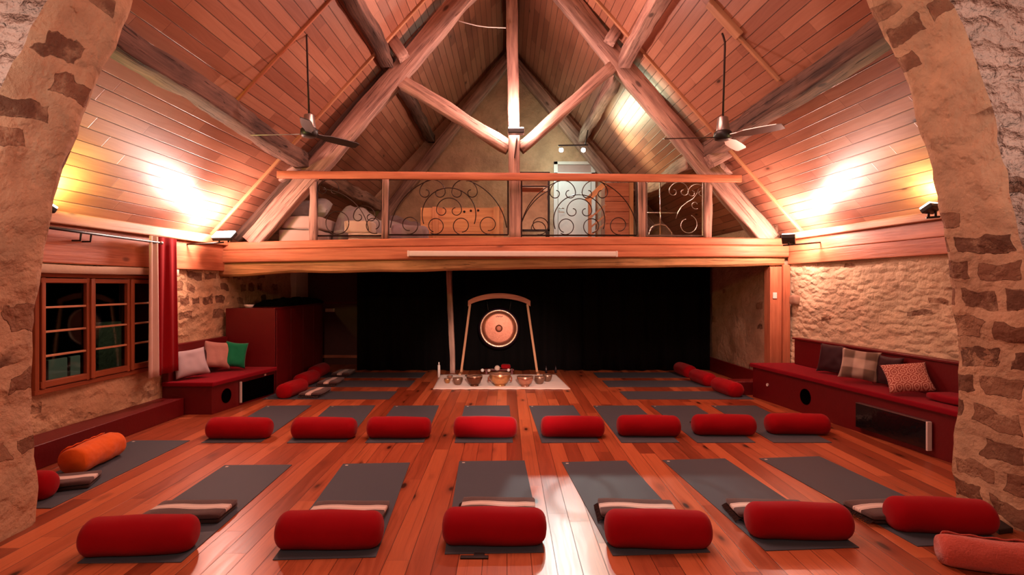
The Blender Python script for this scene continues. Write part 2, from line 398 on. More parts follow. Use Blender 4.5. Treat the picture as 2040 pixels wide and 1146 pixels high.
# ------------------------------------------------------------------ the setting
Y0 = -3.0; YB = 13.2
def uvrect(name, quad, uvs, mat, parent=None):
    return struct(raw(name, quad, [(0, 1, 2, 3)], mat, parent, uvs=uvs))
uvrect('floor', [(-6, Y0, 0), (6, Y0, 0), (6, YB, 0), (-6, YB, 0)], [(Y0, -6), (Y0, 6), (YB, 6), (YB, -6)], 'floor')

def wall_sheet(name, XF, ys, hs, mat, inward, amp=.02, hole=None, flip=False):
    vs, us, fs = [], [], []
    for h in hs:
        for y in ys:
            d = noise.noise(Vector((y*1.7, h*2.3, XF(y))))*amp*1.3+noise.noise(Vector((y*6, h*8, 3)))*amp*.5
            if hole and (abs(y-hole[0]) < .01 or abs(y-hole[1]) < .01): d = 0
            vs.append((XF(y)+inward*d, y, h)); us.append((y, h))
    n = len(ys)
    for j in range(len(hs)-1):
        for i in range(n-1):
            cy, ch = (ys[i]+ys[i+1])/2, (hs[j]+hs[j+1])/2
            if hole and hole[0] < cy < hole[1] and hole[2] < ch < hole[3]: continue
            fs.append((j*n+i, j*n+i+1, (j+1)*n+i+1, (j+1)*n+i))
    o = struct(raw(name, vs, fs, mat, None, True, us)); return o
def span(a, b, step, extra=()):
    n = max(1, round((b-a)/step)); s = {round(a+(b-a)*i/n, 4) for i in range(n+1)}
    for e in extra:
        s = {q for q in s if abs(q-e) > .03 or q in (round(a, 4), round(b, 4))}; s.add(e)
    return sorted(s)
WY0, WY1, WH0, WH1 = 5.36, 7.27, .60, 1.765
wall_sheet('wall_right', XR, span(Y0, 8.6, .09), span(0, 2.5, .07), 'wall_r', -1, .028)
wall_sheet('wall_left', XL, span(Y0, 8.6, .09, (WY0, WY1)), span(0, 2.5, .07, (WH0, WH1)), 'wall_l', 1, .028, (WY0, WY1, WH0, WH1))
wall_sheet('wall_stage_right', XR, span(8.63, YB, .1), span(0, 2.6, .1), 'wall_st', -1, .03)
wall_sheet('wall_stage_left', XL, span(8.6, YB, .1), span(0, 2.6, .1), 'wall_l', 1, .03)
# return between the two right-hand walls, hidden by the post
struct(raw('wall_return', [(4.0, 8.64, 0), (4.45, 8.62, 0), (4.45, 8.62, 2.3), (4.0, 8.64, 2.3)], [(0, 1, 2, 3)], 'wall_st', uvs=[(0, 0), (.45, 0), (.45, 2.3), (0, 2.3)]))
# roof
RX, RH = .06, 7.19
def eave(side, y):
    if side < 0: return XL(min(y, 8.6)) if y > 2 else XL(2), 2.33
    return XR(min(y, 8.6)) if y > 2 else XR(2), 2.36
def roof_pt(side, y, t):
    ex, eh = eave(side, y); ex += side*.06; eh -= .06
    return Vector((ex+(RX-ex)*t, y, eh+(RH-eh)*t))
def roof_h(side, x, y):
    a, b = roof_pt(side, y, 0), roof_pt(side, y, 1); t = (x-a.x)/(b.x-a.x); return a.z+(b.z-a.z)*t
for sd, nm in ((-1, 'ceiling_left'), (1, 'ceiling_right')):
    ys = [Y0+(YB-Y0)*i/60 for i in range(61)]
    L = 6.6
    o = grid(nm, lambda u, v, sd=sd: roof_pt(sd, Y0+(YB-Y0)*u, v), 60, 12, 'ceil', uvf=lambda u, v, sd=sd: (Y0+(YB-Y0)*u+(9 if sd > 0 else 0), v*L+(20 if sd > 0 else 0)), smooth=False)
    struct(o)
# gable wall and the back wall below it
def gable_fn(u, v):
    x = -4.5+9*u; top = min(roof_h(-1, x, YB), roof_h(1, x, YB))+.05; h = 2.2+(top-2.2)*v
    return (x, YB+noise.noise(Vector((x*1.5, h*1.8, 0)))*.03, h)
o = grid('wall_gable', gable_fn, 60, 50, 'gable', uvf=lambda u, v: (gable_fn(u, v)[0], gable_fn(u, v)[2])); struct(o)
BY = 11.85
uvrect('wall_back', [(-4.6, BY, 0), (4.4, BY, 0), (4.4, BY, 2.4), (-4.6, BY, 2.4)], [(0, 0), (9, 0), (9, 2.4), (0, 2.4)], plain('brown_panelling', (.10, .030, .016), .6, var=.3))
for i, x in enumerate((-3.4, -2.75)):
    pass
struct(box('trim_1', (-4.25, BY-.03, .14), (-2.6, BY, .20), 'fascia'))
struct(box('trim_2', (-4.25, BY-.02, 1.27), (-2.6, BY, 1.31), 'redboard'))
# near bay end wall
uvrect('wall_behind', [(-6, Y0, 0), (6, Y0, 0), (6, Y0, 7.3), (-6, Y0, 7.3)], [(0, 0), (12, 0), (12, 7.3), (0, 7.3)], 'gable')
# loft floor slab (boards below seen as the stage ceiling)
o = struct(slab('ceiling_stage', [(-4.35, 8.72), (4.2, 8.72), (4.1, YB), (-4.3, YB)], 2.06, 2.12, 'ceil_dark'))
struct(slab('floor_loft', [(-4.35, 8.72), (4.2, 8.72), (4.1, YB), (-4.3, YB)], 2.121, 2.30, 'beam'))
for i in range(7):
    y = 9.3+i*.6

# ---- stone arch
def arch_pts():
    Lp = [(82, 1045), (75, 950), (72, 850), (66, 790), (70, 700), (75, 620), (88, 550), (96, 500), (108, 450), (118, 400), (135, 340), (150, 290), (180, 215), (205, 160), (235, 100), (262, 40), (275, 0)]
    Rp = [(1897, 1000), (1896, 900), (1903, 800), (1905, 740), (1895, 650), (1893, 580), (1886, 520), (1878, 470), (1866, 410), (1850, 340), (1836, 290), (1822, 235), (1805, 175), (1785, 125), (1758, 80), (1735, 35), (1718, 0)]
    def cv(p):
        q = (p[0]-CX)/FPX; X = q*4.153/(1-.0628*q); d = 4.153+.0628*X
        return Vector((X, CAMZ-(p[1]-CY)*d/FPX))
    L = [cv(p) for p in Lp]; R = [cv(p) for p in Rp]; L[0].y = 0; R[0].y = 0
    apex = Vector((.08, 6.0))
    def bez(a, ctl, b, n): return [(1-t)**2*a+2*t*(1-t)*ctl+t*t*b for t in [i/n for i in range(1, n+1)]]
    pts = L+bez(L[-1], Vector((-1.7, 5.3)), apex, 12)+list(reversed(R+bez(R[-1], Vector((1.85, 5.3)), apex, 12)[:-1]))
    # resample evenly
    out = [pts[0]]; step = .07; acc = 0
    for a, b in zip(pts, pts[1:]):
        d = (b-a).length; n = max(1, int(round(d/step)))
        for k in range(1, n+1): out.append(a+(b-a)*k/n)
    return out
AP = arch_pts(); nA = len(AP); ctr = Vector((.08, 1.2))
def ydep(x): return 4.153+.0628*x
arc = [0]
for a, b in zip(AP, AP[1:]): arc.append(arc[-1]+(b-a).length)
def vcoord(i): return min(arc[i], arc[-1]-arc[i])
def nrm2(i):
    a, b = AP[max(0, i-1)], AP[min(nA-1, i+1)]; t = (b-a).normalized(); n = Vector((t.y, -t.x))
    if n.dot(ctr-AP[i]) < 0: n = -n
    return n
TH = .62; nd = 9
def arch_v(i, j):     # j 0 = far edge ... nd = near edge
    p = AP[i]; n = nrm2(i); y = ydep(p.x)-TH*j/nd
    q = Vector((p.x*2.4, y*2.4, p.y*2.4)); d = noise.noise(q)*.030+noise.noise(q*2.9)*.020+noise.noise(q*7)*.010
    edge = min(j, nd-j); d -= .022 if edge == 0 else 0
    return Vector((p.x+n.x*d, y+noise.noise(q*1.7)*.02, max(0, p.y+n.y*d)))
AV = {(i, j): arch_v(i, j) for i in range(nA) for j in range(nd+1)}
def soffit(name, i0, i1, mat, s):
    vs, us, fs = [], [], []
    for i in range(i0, i1+1):
        for j in range(nd+1): vs.append(AV[(i, j)]); us.append((TH*j/nd+s, vcoord(i)))
    W = nd+1
    for i in range(i1-i0):
        for j in range(nd): fs.append((i*W+j, i*W+j+1, (i+1)*W+j+1, (i+1)*W+j))
    return struct(raw(name, vs, fs, mat, None, True, us))
mid = min(range(nA), key=lambda i: (AP[i]-Vector((.08, 6.0))).length)
soffit('wall_arch_soffit_left', 0, mid, 'arch_left', 0)
soffit('wall_arch_soffit_right', mid, nA-1, 'arch', 3)
def arch_face(name, i0, i1, j, mat):
    vs, us, fs = [], [], []; NR = 26
    for i in range(i0, i1+1):
        e = AV[(i, j)]; p = Vector((e.x, e.z)); dr = Vector((p.x-ctr.x, max(p.y-ctr.y, 0))); dr.normalize()
        for k in range(NR+1):
            s = 2.4*(k/NR)**1.15
            x, z = p.x+dr.x*s, p.y+dr.y*s
            y = (e.y if k == 0 else ydep(max(-6, min(6, x)))-TH*j/nd)
            if k: y += noise.noise(Vector((x*3, z*3, j)))*.02
            vs.append((x, y, z)); us.append((x, z))
    W = NR+1
    for i in range(i1-i0):
        for k in range(NR): fs.append((i*W+k, i*W+k+1, (i+1)*W+k+1, (i+1)*W+k))
    return struct(raw(name, vs, fs, mat, None, True, us))
arch_face('wall_arch_near', 0, nA-1, nd, 'arch_face')
arch_face('wall_arch_far', 0, nA-1, 0, 'arch_face')

# ---- boards along the wall heads, and the trim above
def strip_along(name, XF, y0, y1, h0, h1, off, th, side, mat, n=1):
    a = Vector((XF(y0)-side*off, y0, (h0+h1)/2)); b = Vector((XF(y1)-side*off, y1, (h0+h1)/2))
    return beam(name, a, b, th, h1-h0, mat)
struct(strip_along('trim_3', XR, 4.5, 8.56, 1.97, 2.15, .045, .05, 1, 'fascia'))
struct(strip_along('trim_4', XR, 4.5, 8.56, 2.153, 2.325, .045, .05, 1, 'fascia'))
struct(strip_along('trim_5', XR, 4.5, 8.56, 2.327, 2.42, .10, .14, 1, 'trimwood'))
struct(strip_along('trim_6', XL, 4.2, 8.56, 1.865, 2.245, .045, .05, -1, 'fascia'))
struct(strip_along('trim_7', XL, 4.2, 8.56, 2.247, 2.37, .09, .12, -1, 'trimwood'))
# pale lintel over the window
o = struct(beam('trim_8', (XL(5.2)+.05, 5.2, 1.81), (XL(7.4)+.05, 7.4, 1.81), .12, .085, 'plaster', rough=.008))
# battens down the roof slopes
def batten(name, side, y, x0, x1, w, th, mat='trimwood', off=.02):
    a = Vector((x0, y, roof_h(side, x0, y)-off)); b = Vector((x1, y, roof_h(side, x1, y)-off)); d = (b-a).normalized()
    return struct(beam(name, a, b, w, th, mat))
batten('trim_9', -1, 8.2, -4.28, -.05, .05, .05)
batten('trim_10', 1, 8.2, 4.28, .15, .05, .05)
batten('trim_11', -1, 6.5, -3.15, -1.9, .03, .035, 'fascia')
batten('trim_12', 1, 6.35, 3.05, 2.35, .045, .045)
batten('trim_13', 1, 6.32, 2.60, 2.25, .13, .07)

# ------------------------------------------------------------------ timber frame
DT = 8.62
truss = thing('roof_truss', (.1, DT, 2.36), 'weathered oak roof truss above the loft edge, carrying the small floodlight', 'roof truss')
def tb(name, a, b, w, h, mat='old_pale', parent=truss, rough=.035, d=DT, **k):
    return beam(name, P(*a, d), P(*b, d), w, h, mat, parent, rough=rough, **k)
tb('king_post', (1018, -110), (1027, 478), .17, .20, seed=1, rough=.022)
tb('rafter', (503, 484), (1000, -92), .27, .22, seed=2, up=(0, 1, 0)); tb('rafter', (1531, 480), (1050, -95), .27, .22, seed=3, up=(0, 1, 0))
# w is measured in the picture plane for the pieces with up=(0,1,0)
tb('strut', (1014, 296), (795, 160), .19, .17, seed=4, up=(0, 1, 0)); tb('strut', (1036, 297), (1222, 135), .17, .17, seed=5, up=(0, 1, 0))
DB = 8.86
tb('back_rafter', (470, 475), (960, -92), .20, .16, 'old_dark', d=DB, seed=6, up=(0, 1, 0)); tb('back_rafter', (1555, 470), (1075, -100), .20, .16, 'old_dark', d=DB, seed=7, up=(0, 1, 0))
tb('tie_iron', (1030, 274), (1025, 315), .018, .018, 'iron', rough=0, d=8.5)
# gable truss
gt = thing('gable_truss', (.1, 13.0, 2.3), 'faded timber rafters of the far gable truss, against the tan end wall', 'roof truss')
tb('rafter', (735, 470), (1012, 118), .24, .2, 'old_pale', gt, .015, 13.0, seed=8, up=(0, 1, 0)); tb('rafter', (1300, 460), (1018, 118), .24, .2, 'old_pale', gt, .015, 13.0, seed=9, up=(0, 1, 0))
# purlins
def purlin(p0, p1, w, mat, label, seed, r=.05):
    o = beam('purlin', p0, p1, w, w, mat, rough=r, seed=seed); return tag(o, label, 'roof beam')
purlin((-3.05, 4.02, 3.57), (-3.08, 8.78, 3.52), .22, 'old_dark', 'dark rough low purlin running from the arch, on the window side', 11)
purlin((3.22, 4.42, 3.80), (3.05, 8.85, 3.69), .23, 'old_dark', 'cracked brown low purlin running from the arch over the long bench side', 12, .03)
purlin((-1.84, 4.15, 5.02), (-1.74, 13.05, 5.02), .18, 'old_dark', 'high purlin on the window side passing behind the truss rafter', 13, .035)
purlin((1.82, 4.32, 5.0), (1.70, 13.05, 5.0), .18, 'old_pale', 'high purlin on the long bench side, pale end block beside it', 14, .035)
purlin((-3.05, 8.95, 3.42), (-2.98, 13.1, 3.5), .24, 'old', 'rough purlin low over the loft, above the heap of duvets', 15)
purlin((3.0, 8.95, 3.62), (2.9, 13.1, 3.6), .26, 'old', 'rough plaster-streaked purlin low over the loft, behind the chrome rail', 16, .06)
purlin((.08, 4.25, 6.93), (.08, 13.1, 6.93), .18, 'old_dark', 'dark ridge beam at the very top of the boarded roof', 17, .02)
def block(a, b, w, label, seed, mat='old_pale', d=8.4):
    return tag(beam('roof_cleat', P(*a, d), P(*b, d), w, w, mat, rough=.03, seed=seed, up=(0, 1, 0)), label, 'wood block')
block((780, 78), (806, 114), .17, 'short oak block wedged under the high purlin, window side', 21)
block((1256, 18), (1214, 84), .17, 'longer oak block wedged under the high purlin, long bench side', 22)
block((1478, 288), (1412, 322), .20, 'oak block on the rafter just under the three-bladed fan motor, long bench side', 23)
block((1448, 318), (1440, 345), .26, 'rounded oak stub behind the handrail end, long bench side', 24, d=8.75)
block((596, 330), (555, 352), .20, 'rough oak stub behind the handrail end, window side', 25, d=8.75)

# ------------------------------------------------------------------ loft edge
def profile_x(name, x0, x1, y0, y1, top, bot, mat, parent=None, label=None, cat=None, rough=0.0, seg=.15, org=None):
    n = int((x1-x0)/seg); vs, fs = [], []
    for i in range(n+1):
        x = x0+(x1-x0)*i/n; t, b = top(x), bot(x)
        if rough: t += noise.noise(Vector((x*1.3, 1, 0)))*rough*.5; b += noise.noise(Vector((x*1.1, 7, 0)))*rough
        fy = y0+(noise.noise(Vector((x*2, 5, 2)))*rough if rough else 0)
        c = .015 if not rough else .03
        vs += [(x, y1, b), (x, y1, t), (x, fy+c, t), (x, fy, t-c), (x, fy, b+c), (x, fy+c, b)]
    for i in range(n):
        for k in range(6): a = i*6+k; b2 = i*6+(k+1) % 6; fs.append((a, b2, b2+6, a+6))
    fs.append((5, 4, 3, 2, 1, 0)); fs.append(tuple(n*6+k for k in range(6)))
    o = raw(name, vs, fs, mat, parent, False, org=org if org else ((x0+x1)/2, y0, bot((x0+x1)/2)))
    return tag(o, label, cat)
def lerp3(a, m, b, xa=-4.34, xm=0.0, xb=4.22):
    return lambda x: a*(x-xm)*(x-xb)/((xa-xm)*(xa-xb))+m*(x-xa)*(x-xb)/((xm-xa)*(xm-xb))+b*(x-xa)*(x-xm)/((xb-xa)*(xb-xm))
fas = thing('loft_fascia', (-.05, 8.5, 1.98), 'wide orange pine fascia boards along the loft edge', 'fascia board')
ftop, fbot = lerp3(2.29, 2.372, 2.355), lerp3(1.985, 2.055, 2.075)
fmid = lambda x: fbot(x)+(ftop(x)-fbot(x))*.60
profile_x('upper_board', -4.34, 4.22, 8.50, 8.54, ftop, lambda x: fmid(x)+.002, 'fascia', fas, org=WM(fas).translation)
profile_x('lower_board', -4.34, 4.22, 8.49, 8.54, lambda x: fmid(x)-.002, fbot, 'fascia', fas, org=WM(fas).translation)
profile_x('loft_beam', -4.34, 4.19, 8.545, 8.80, lerp3(1.99, 2.06, 2.08), lerp3(1.80, 1.892, 1.945), 'beam', None, 'old sagging oak beam carrying the loft over the dark stage', 'beam', rough=.03, seg=.1)
# projector screen case
sc = thing('projector_screen', (.08, 8.44, 2.0), 'long white rolled-up projector screen case under the loft railing', 'projector screen')
beam('screen_case', P(815, 505.5, 8.44), P(1227, 506.5, 8.44), .09, .082, 'whitegl', sc, bev=.02)
for x in (814, 1228): beam('end_cap', P(x-2, 505.5+(x > 1000), 8.44), P(x+2, 505.5+(x > 1000), 8.44), .094, .09, 'white', sc, bev=.01)
# handrail and posts
rail = beam('handrail', P(553, 348, 8.36), P(1476, 356.5, 8.36), .07, .105, 'fascia', rough=.004, bev=.01); tag(rail, 'long flat orange pine handrail across the top of the loft railing', 'handrail')
def post(px0, px1, pyt, pyb, w, mat, label, seed, r=.02):
    o = beam('railing_post', P(px0, pyt, 8.57), P(px1, pyb, 8.57), .09, w, mat, rough=r, seed=seed, up=(1, 0, 0)); return tag(o, label, 'post')
post(623, 624, 357, 486, .10, 'old_pale', 'knotty railing post beside the stacked mattresses', 31, .03)
post(768, 767, 357, 476, .085, 'old', 'plain railing post between the duvet heap and the first big iron scroll panel', 32, .01)
post(1278, 1279, 361, 474, .10, 'old', 'dark railing post between the pine cabinet and the chrome rail', 33, .01)
post(1411, 1410, 361, 474, .10, 'old_pale', 'crooked railing post where the rafter meets the loft, long bench side', 34, .035)

# wrought iron panels
def spiral(cx, cy, r0, a0, turns, d=1, r1=.16, n=26):
    return [(cx+math.cos(a0+d*2*PI*turns*i/n)*r0*(1-(1-r1)*(i/n)), cy+math.sin(a0+d*2*PI*turns*i/n)*r0*(1-(1-r1)*(i/n))) for i in range(n+1)]
def arcp(cx, cy, r, a0, a1, n=30): return [(cx+math.cos(math.radians(a0+(a1-a0)*i/n))*r, cy-math.sin(math.radians(a0+(a1-a0)*i/n))*r) for i in range(n+1)]
def horn(cx, cy, r, k=.46):
    """an arch whose two ends curl inwards"""
    top = arcp(cx, cy, r, 180, 0, 22)
    c = r*k
    right = [(cx+r-c+math.cos(t)*c*(1-.55*q), cy+math.sin(t)*c*(1-.55*q)) for q, t in [(i/16, i/16*1.45*PI) for i in range(1, 17)]]
    left = [(2*cx-x, y) for x, y in right]
    return list(reversed(left))+top+right
IRD = 8.60
def ironpanel(x0, x1, y0, y1, label, paths, mat='iron', rr=.0075):
    t = thing('iron_panel', P((x0+x1)/2, y1, IRD), label, 'railing panel')
    fr = [(x0, y0), (x1, y0), (x1, y1), (x0, y1)]
    fv, ff = [], []
    for a, b in zip(fr, fr[1:]+fr[:1]): tube_data([P(*a, IRD), P(*b, IRD)], .012, 4, vs=fv, fs=ff)
    raw('frame', fv, ff, mat, t)
    for nm, pth in paths:
        pth = [(max(x0, min(x1, x)), max(y0, min(y1, y))) for x, y in pth]
        tube(nm, [P(x, y, IRD) for x, y in pth], rr, mat, t, 6)
    return t
def bigpanel(x0, x1, y0, y1, cx, cyc, rin, label):
    h = y1-y0; R = 117
    return ironpanel(x0, x1, y0, y1, label, [
        ('outer_arch', arcp(cx, y1+2, R, 172, 8)),
        ('ring', arcp(cx+1, cyc, rin, -20, 200, 40) if cyc+rin > y1+3 else arcp(cx+1, cyc, rin, 0, 358, 44)),
        ('scroll', horn(cx-32, y0+26, 25.5)), ('scroll', horn(cx+32, y0+26, 25.5)), ('scroll', horn(cx+1, y0+48 if cyc < y1-40 else y0+62, 25)),
        ('scroll', spiral(cx-26, y1-18, 17, 2.2, 1.05, -1, .75)), ('scroll', spiral(cx+26, y1-18, 18, 1.2, 1.05, 1, .70)),
        ('scroll', spiral(cx+80, y1-20, 19, 1.4, 1.05, 1, .6)), ('scroll', spiral(cx-78, y1-20, 19, 1.8, 1.05, -1, .6))])
bigpanel(774, 1012, 357.5, 468, 893.5, 428, 53.5, 'wide wrought iron scroll panel in front of the pine headboard')
bigpanel(1039, 1268, 359, 469, 1153, 439, 51, 'wide wrought iron scroll panel in front of the white door')
ironpanel(632, 762, 357.5, 470, 'narrow wrought iron scroll panel in front of the duvet heap', [
    ('scroll', horn(655, 378, 20)), ('outer_arch', arcp(640, 472, 95, 88, 8)), ('ring', arcp(672, 444, 23, 0, 358, 34)), ('scroll', horn(726, 432, 22)), ('scroll', spiral(745, 448, 18, 1.2, 1, 1, .5))])
ironpanel(1288, 1400, 362, 470, 'narrow iron scroll panel, its lit look put into the colour, behind the chrome clothes rail', [
    ('scroll', horn(1352, 382, 19)), ('scroll', horn(1388, 384, 17)), ('outer_arch', [(1346, 436), (1350, 424), (1357, 412), (1368, 403), (1380, 396), (1388, 386), (1392, 376)]), ('scroll', spiral(1370, 448, 20, -1.2, .9, 1, .6)), ('scroll', spiral(1385, 408, 9, 1.0, .8, 1, .4))], 'steel', .006)  # steel on iron scrollwork: its lit look is put into the colour

# ------------------------------------------------------------------ loft contents
def cushion(name, loc, size, thick, mat, label=None, cat='cushion', rot=None, group=None, pinch=.10, seed=0, n=18, parent=None):
    """knife-edge pillow, local XY square with Z thickness"""
    sx, sy = size; vs, fs = [], []
    for s in (1, -1):
        for j in range(n+1):
            for i in range(n+1):
                a, b = i/n*2-1, j/n*2-1
                e = (1-a**4)*(1-b**4); z = thick/2*max(e, 0)**.55
                px = a*(1-pinch*(1-abs(b)**2)*abs(a)**3); py = b*(1-pinch*(1-abs(a)**2)*abs(b)**3)
                wr = noise.noise(Vector((a*2.2+seed, b*2.2, s)))*thick*.12*min(1, e*2)
                vs.append((px*sx/2, py*sy/2, s*z+wr))
    W = (n+1)*(n+1)
    for s in range(2):
        for j in range(n):
            for i in range(n):
                q = (s*W+j*(n+1)+i, s*W+j*(n+1)+i+1, s*W+(j+1)*(n+1)+i+1, s*W+(j+1)*(n+1)+i); fs.append(q if s == 0 else q[::-1])
    me = bpy.data.meshes.new(name); me.from_pydata(vs, [], fs)
    bm = bmesh.new(); bm.from_mesh(me); bmesh.ops.remove_doubles(bm, verts=bm.verts, dist=1e-4); bm.to_mesh(me); bm.free()
    o = link(name, me, mat, parent, Matrix.Translation(Vector(loc)) @ (rot or Matrix.Identity(4)), True)
    return tag(o, label, cat, group)
def soft_box(name, c, s, mat, label, cat, rnd=.03, amp=.01, rz=0, seed=0, tilt=0.0, parent=None):
    """rounded upholstery block"""
    bm = bmesh.new(); bm_box(bm, (-s[0]/2, -s[1]/2, 0), (s[0]/2, s[1]/2, s[2]), 0)
    bmesh.ops.subdivide_edges(bm, edges=bm.edges, cuts=7, use_grid_fill=True)
    for v in bm.verts:
        lo = Vector((-s[0]/2+rnd, -s[1]/2+rnd, rnd)); hi = Vector((s[0]/2-rnd, s[1]/2-rnd, s[2]-rnd))
        q = Vector([max(l, min(h, x)) for l, h, x in zip(lo, hi, v.co)]); d = v.co-q
        if d.length > 1e-6: v.co = q+d.normalized()*rnd
        v.co += Vector([noise.noise(v.co*4+Vector((seed, k*9, 0)))*amp for k in range(3)])
    mw = Matrix.Translation(Vector(c)) @ Matrix.Rotation(rz, 4, 'Z') @ Matrix.Rotation(tilt, 4, 'Y')
    return tag(from_bm(name, bm, mat, parent, mw, True), label, cat)
M['mattress'] = fabric('mattress_cloth', (.58, .42, .36)); M['duvet'] = fabric('grey_duvet', (.40, .35, .33), wave=.02); M['duvet2'] = fabric('mauve_blanket', (.30, .22, .22), wave=.02)
M['foam'] = fabric('pale_foam', (.66, .48, .36))
LF = 2.30
soft_box('mattress', (-3.24, 9.55, LF+.0), (.62, 1.5, .22), 'mattress', 'lower grey-pink mattress of the pair stacked behind the railing', 'mattress', seed=1)
soft_box('mattress', (-3.21, 9.52, LF+.232), (.60, 1.45, .20), 'mattress', 'upper grey-pink mattress of the pair stacked behind the railing', 'mattress', seed=2)
cushion('pillow', (-3.20, 9.3, LF+.60), (.62, .42), .26, 'duvet', 'fat grey patterned pillow on top of the stacked mattresses', 'pillow', Matrix.Rotation(-.12, 4, 'Y') @ Matrix.Rotation(.4, 4, 'X'))
for k, (z, L, lab) in enumerate(((LF, .62, 'lowest thin foam mat in the pile under the grey duvet'), (LF+.085, .62, 'middle foam mat in the pile under the grey duvet'))):
    soft_box('foam_mat', (-2.18, 9.0, z), (.55, .5, .08), 'foam', lab, 'foam mat', .015, .004, seed=k+4)
soft_box('foam_cushion', (-2.32, 8.98, LF+.17), (.42, .40, .19), 'foam', 'square pale foam cushion resting on the thin foam mats', 'foam cushion', .03, .008, seed=8)
def heap(name, x0, x1, y0, y1, z0, hf, mat, label, cat, seed):
    def fn(u, v):
        x = x0+(x1-x0)*u; y = y0+(y1-y0)*v; e = (1-abs(2*v-1)**4)*(1-abs(2*u-1)**10)
        h = hf(u)*max(e, 0)**.6*(1+.25*noise.noise(Vector((x*3, y*3, seed))))+noise.noise(Vector((x*6, y*9, seed)))*.05*e
        return (x, y, z0+max(h, 0)+.004)
    return tag(grid(name, fn, 40, 26, mat, org=((x0+x1)/2, (y0+y1)/2, z0), thick=.03), label, cat)
heap('duvet', -2.88, -1.35, 9.30, 10.2, LF, lambda u: .78-.62*u, 'duvet', 'crumpled grey duvet slumped down beside the foam cushion', 'duvet', 3)
heap('duvet', -2.3, -1.1, 10.2, 11.0, LF, lambda u: .62-.25*u, 'duvet2', 'mauve blanket heap behind the crumpled grey duvet', 'blanket', 5)
soft_box('folded_duvet', (-1.54, 8.98, LF), (.58, .46, .30), 'duvet2', 'folded mauve duvet lying against the pine headboard', 'duvet', .09, .03, seed=9)
hb = thing('headboard', (-.8, 9.5, LF), 'pine headboard panel with two upright battens and three dark knots', 'headboard')
a, b = P(838, 414, 9.5), P(1003, 414, 9.5)
hp = box('panel', (a.x, 9.5, LF+.10), (b.x, 9.53, a.z), 'pine', hb)
for px in (868, 989): q = P(px, 414, 9.5); box('batten', (q.x-.05, 9.46, LF), (q.x+.05, 9.50, q.z+.012), 'pine', hb)
for px, py in ((925, 422), (938, 420), (952.5, 419.5)):
    q = P(px, py, 9.5); lathe('knot', [(0, 0), (.018, .001), (.02, .004)], 'black', hp, 12, Matrix.Translation((q.x, 9.499, q.z)) @ Matrix.Rotation(PI/2, 4, 'X'))
# mirror
mr = thing('mirror', (.47, 8.86, LF), 'black framed mirror standing behind the middle of the railing', 'mirror')
a, b = P(1036, 347, 8.86), P(1091, 457, 8.86)
for nm, lo, hi in (('frame', (b.x-.0, 8.85, b.z-.035), (b.x+.035, 8.885, a.z)), ('frame', (a.x-.035, 8.85, b.z-.035), (a.x, 8.885, a.z)), ('frame', (a.x-.035, 8.85, b.z-.035), (b.x+.035, 8.885, b.z)), ('frame', (a.x-.035, 8.85, a.z), (b.x+.035, 8.885, a.z+.035))): box(nm, lo, hi, 'black', mr)
M['mirror'] = plain('mirror_glass', (.9, .88, .86), .02, 1.0, var=0)
raw('glass', [(a.x, 8.862, b.z), (b.x, 8.862, b.z), (b.x, 8.862, a.z), (a.x, 8.862, a.z)], [(0, 1, 2, 3)], 'mirror', mr)
for x in (a.x, b.x): box('foot', (x-.03, 8.84, LF), (x+.03, 8.93, b.z-.03), 'black', mr)
# white door in the gable
d = 13.12
dr = struct(thing('door_1', P(1144, 470, d), None, None))
def dbox(nm, x0, y0, x1, y1, t0, t1, mat, parent=dr):
    p, q = P(x0, y0, d), P(x1, y1, d); return box(nm, (p.x, YB-t1, q.z), (q.x, YB-t0, p.z), mat, parent, .004)
dbox('door_frame', 1103, 322, 1111, 480, .0, .10, 'white'); dbox('door_frame', 1178, 322, 1186, 480, .0, .10, 'white'); dbox('door_frame', 1103, 322, 1186, 328, .0, .10, 'white'); dbox('door_frame', 1103, 344, 1186, 352, .0, .10, 'white')
dbox('transom_pane', 1111, 328, 1178, 344, .03, .05, plain('frosted_pane', (.50, .34, .30), .2))
lf = dbox('door_leaf', 1112, 353, 1177, 480, .02, .075, 'white')
tube('door_handle', [P(1114, 415, d-.04), P(1114, 415, d-.09), P(1124, 415.5, d-.09)], .012, 'chrome', dr)
# pine cabinet
cb = thing('pine_cabinet', (2.38, 12.0, LF), 'pine cupboard with grooved boards beside the white door', 'cupboard')
a, b = P(1205, 364, 12.0), P(1262, 480, 12.0)
box('body', (a.x, 12.02, LF), (b.x, 12.5, a.z), 'fascia', cb)
box('side_stile', (b.x-.09, 11.99, LF), (b.x, 12.02, a.z), 'pine', cb)
for y0, y1 in ((366, 391), (393.5, 401), (402.5, 421), (423.5, 445), (447, 472)):
    q = P(1205, y0, 12.0); r = P(1253, y1, 12.0); box('board', (q.x, 11.99, max(LF+.01, r.z)), (r.x, 12.02, q.z), 'fascia', cb)
# stair rail of pine
sr = thing('stair_rail', P(1185, 470, 11.75), 'slanting pine stair rail in front of the white door edge', 'stair rail')
beam('top_rail', P(1168, 401, 11.75), P(1206, 365, 11.75), .05, .11, 'pine', sr)
beam('newel', P(1175, 396, 11.77), P(1175, 503, 11.77), .07, .07, 'trimwood', sr)
for y in (0, 22, 40): beam('slat', P(1176, 434+y*.9, 11.75), P(1207, 408+y*.9, 11.75), .03, .035, 'trimwood', sr)
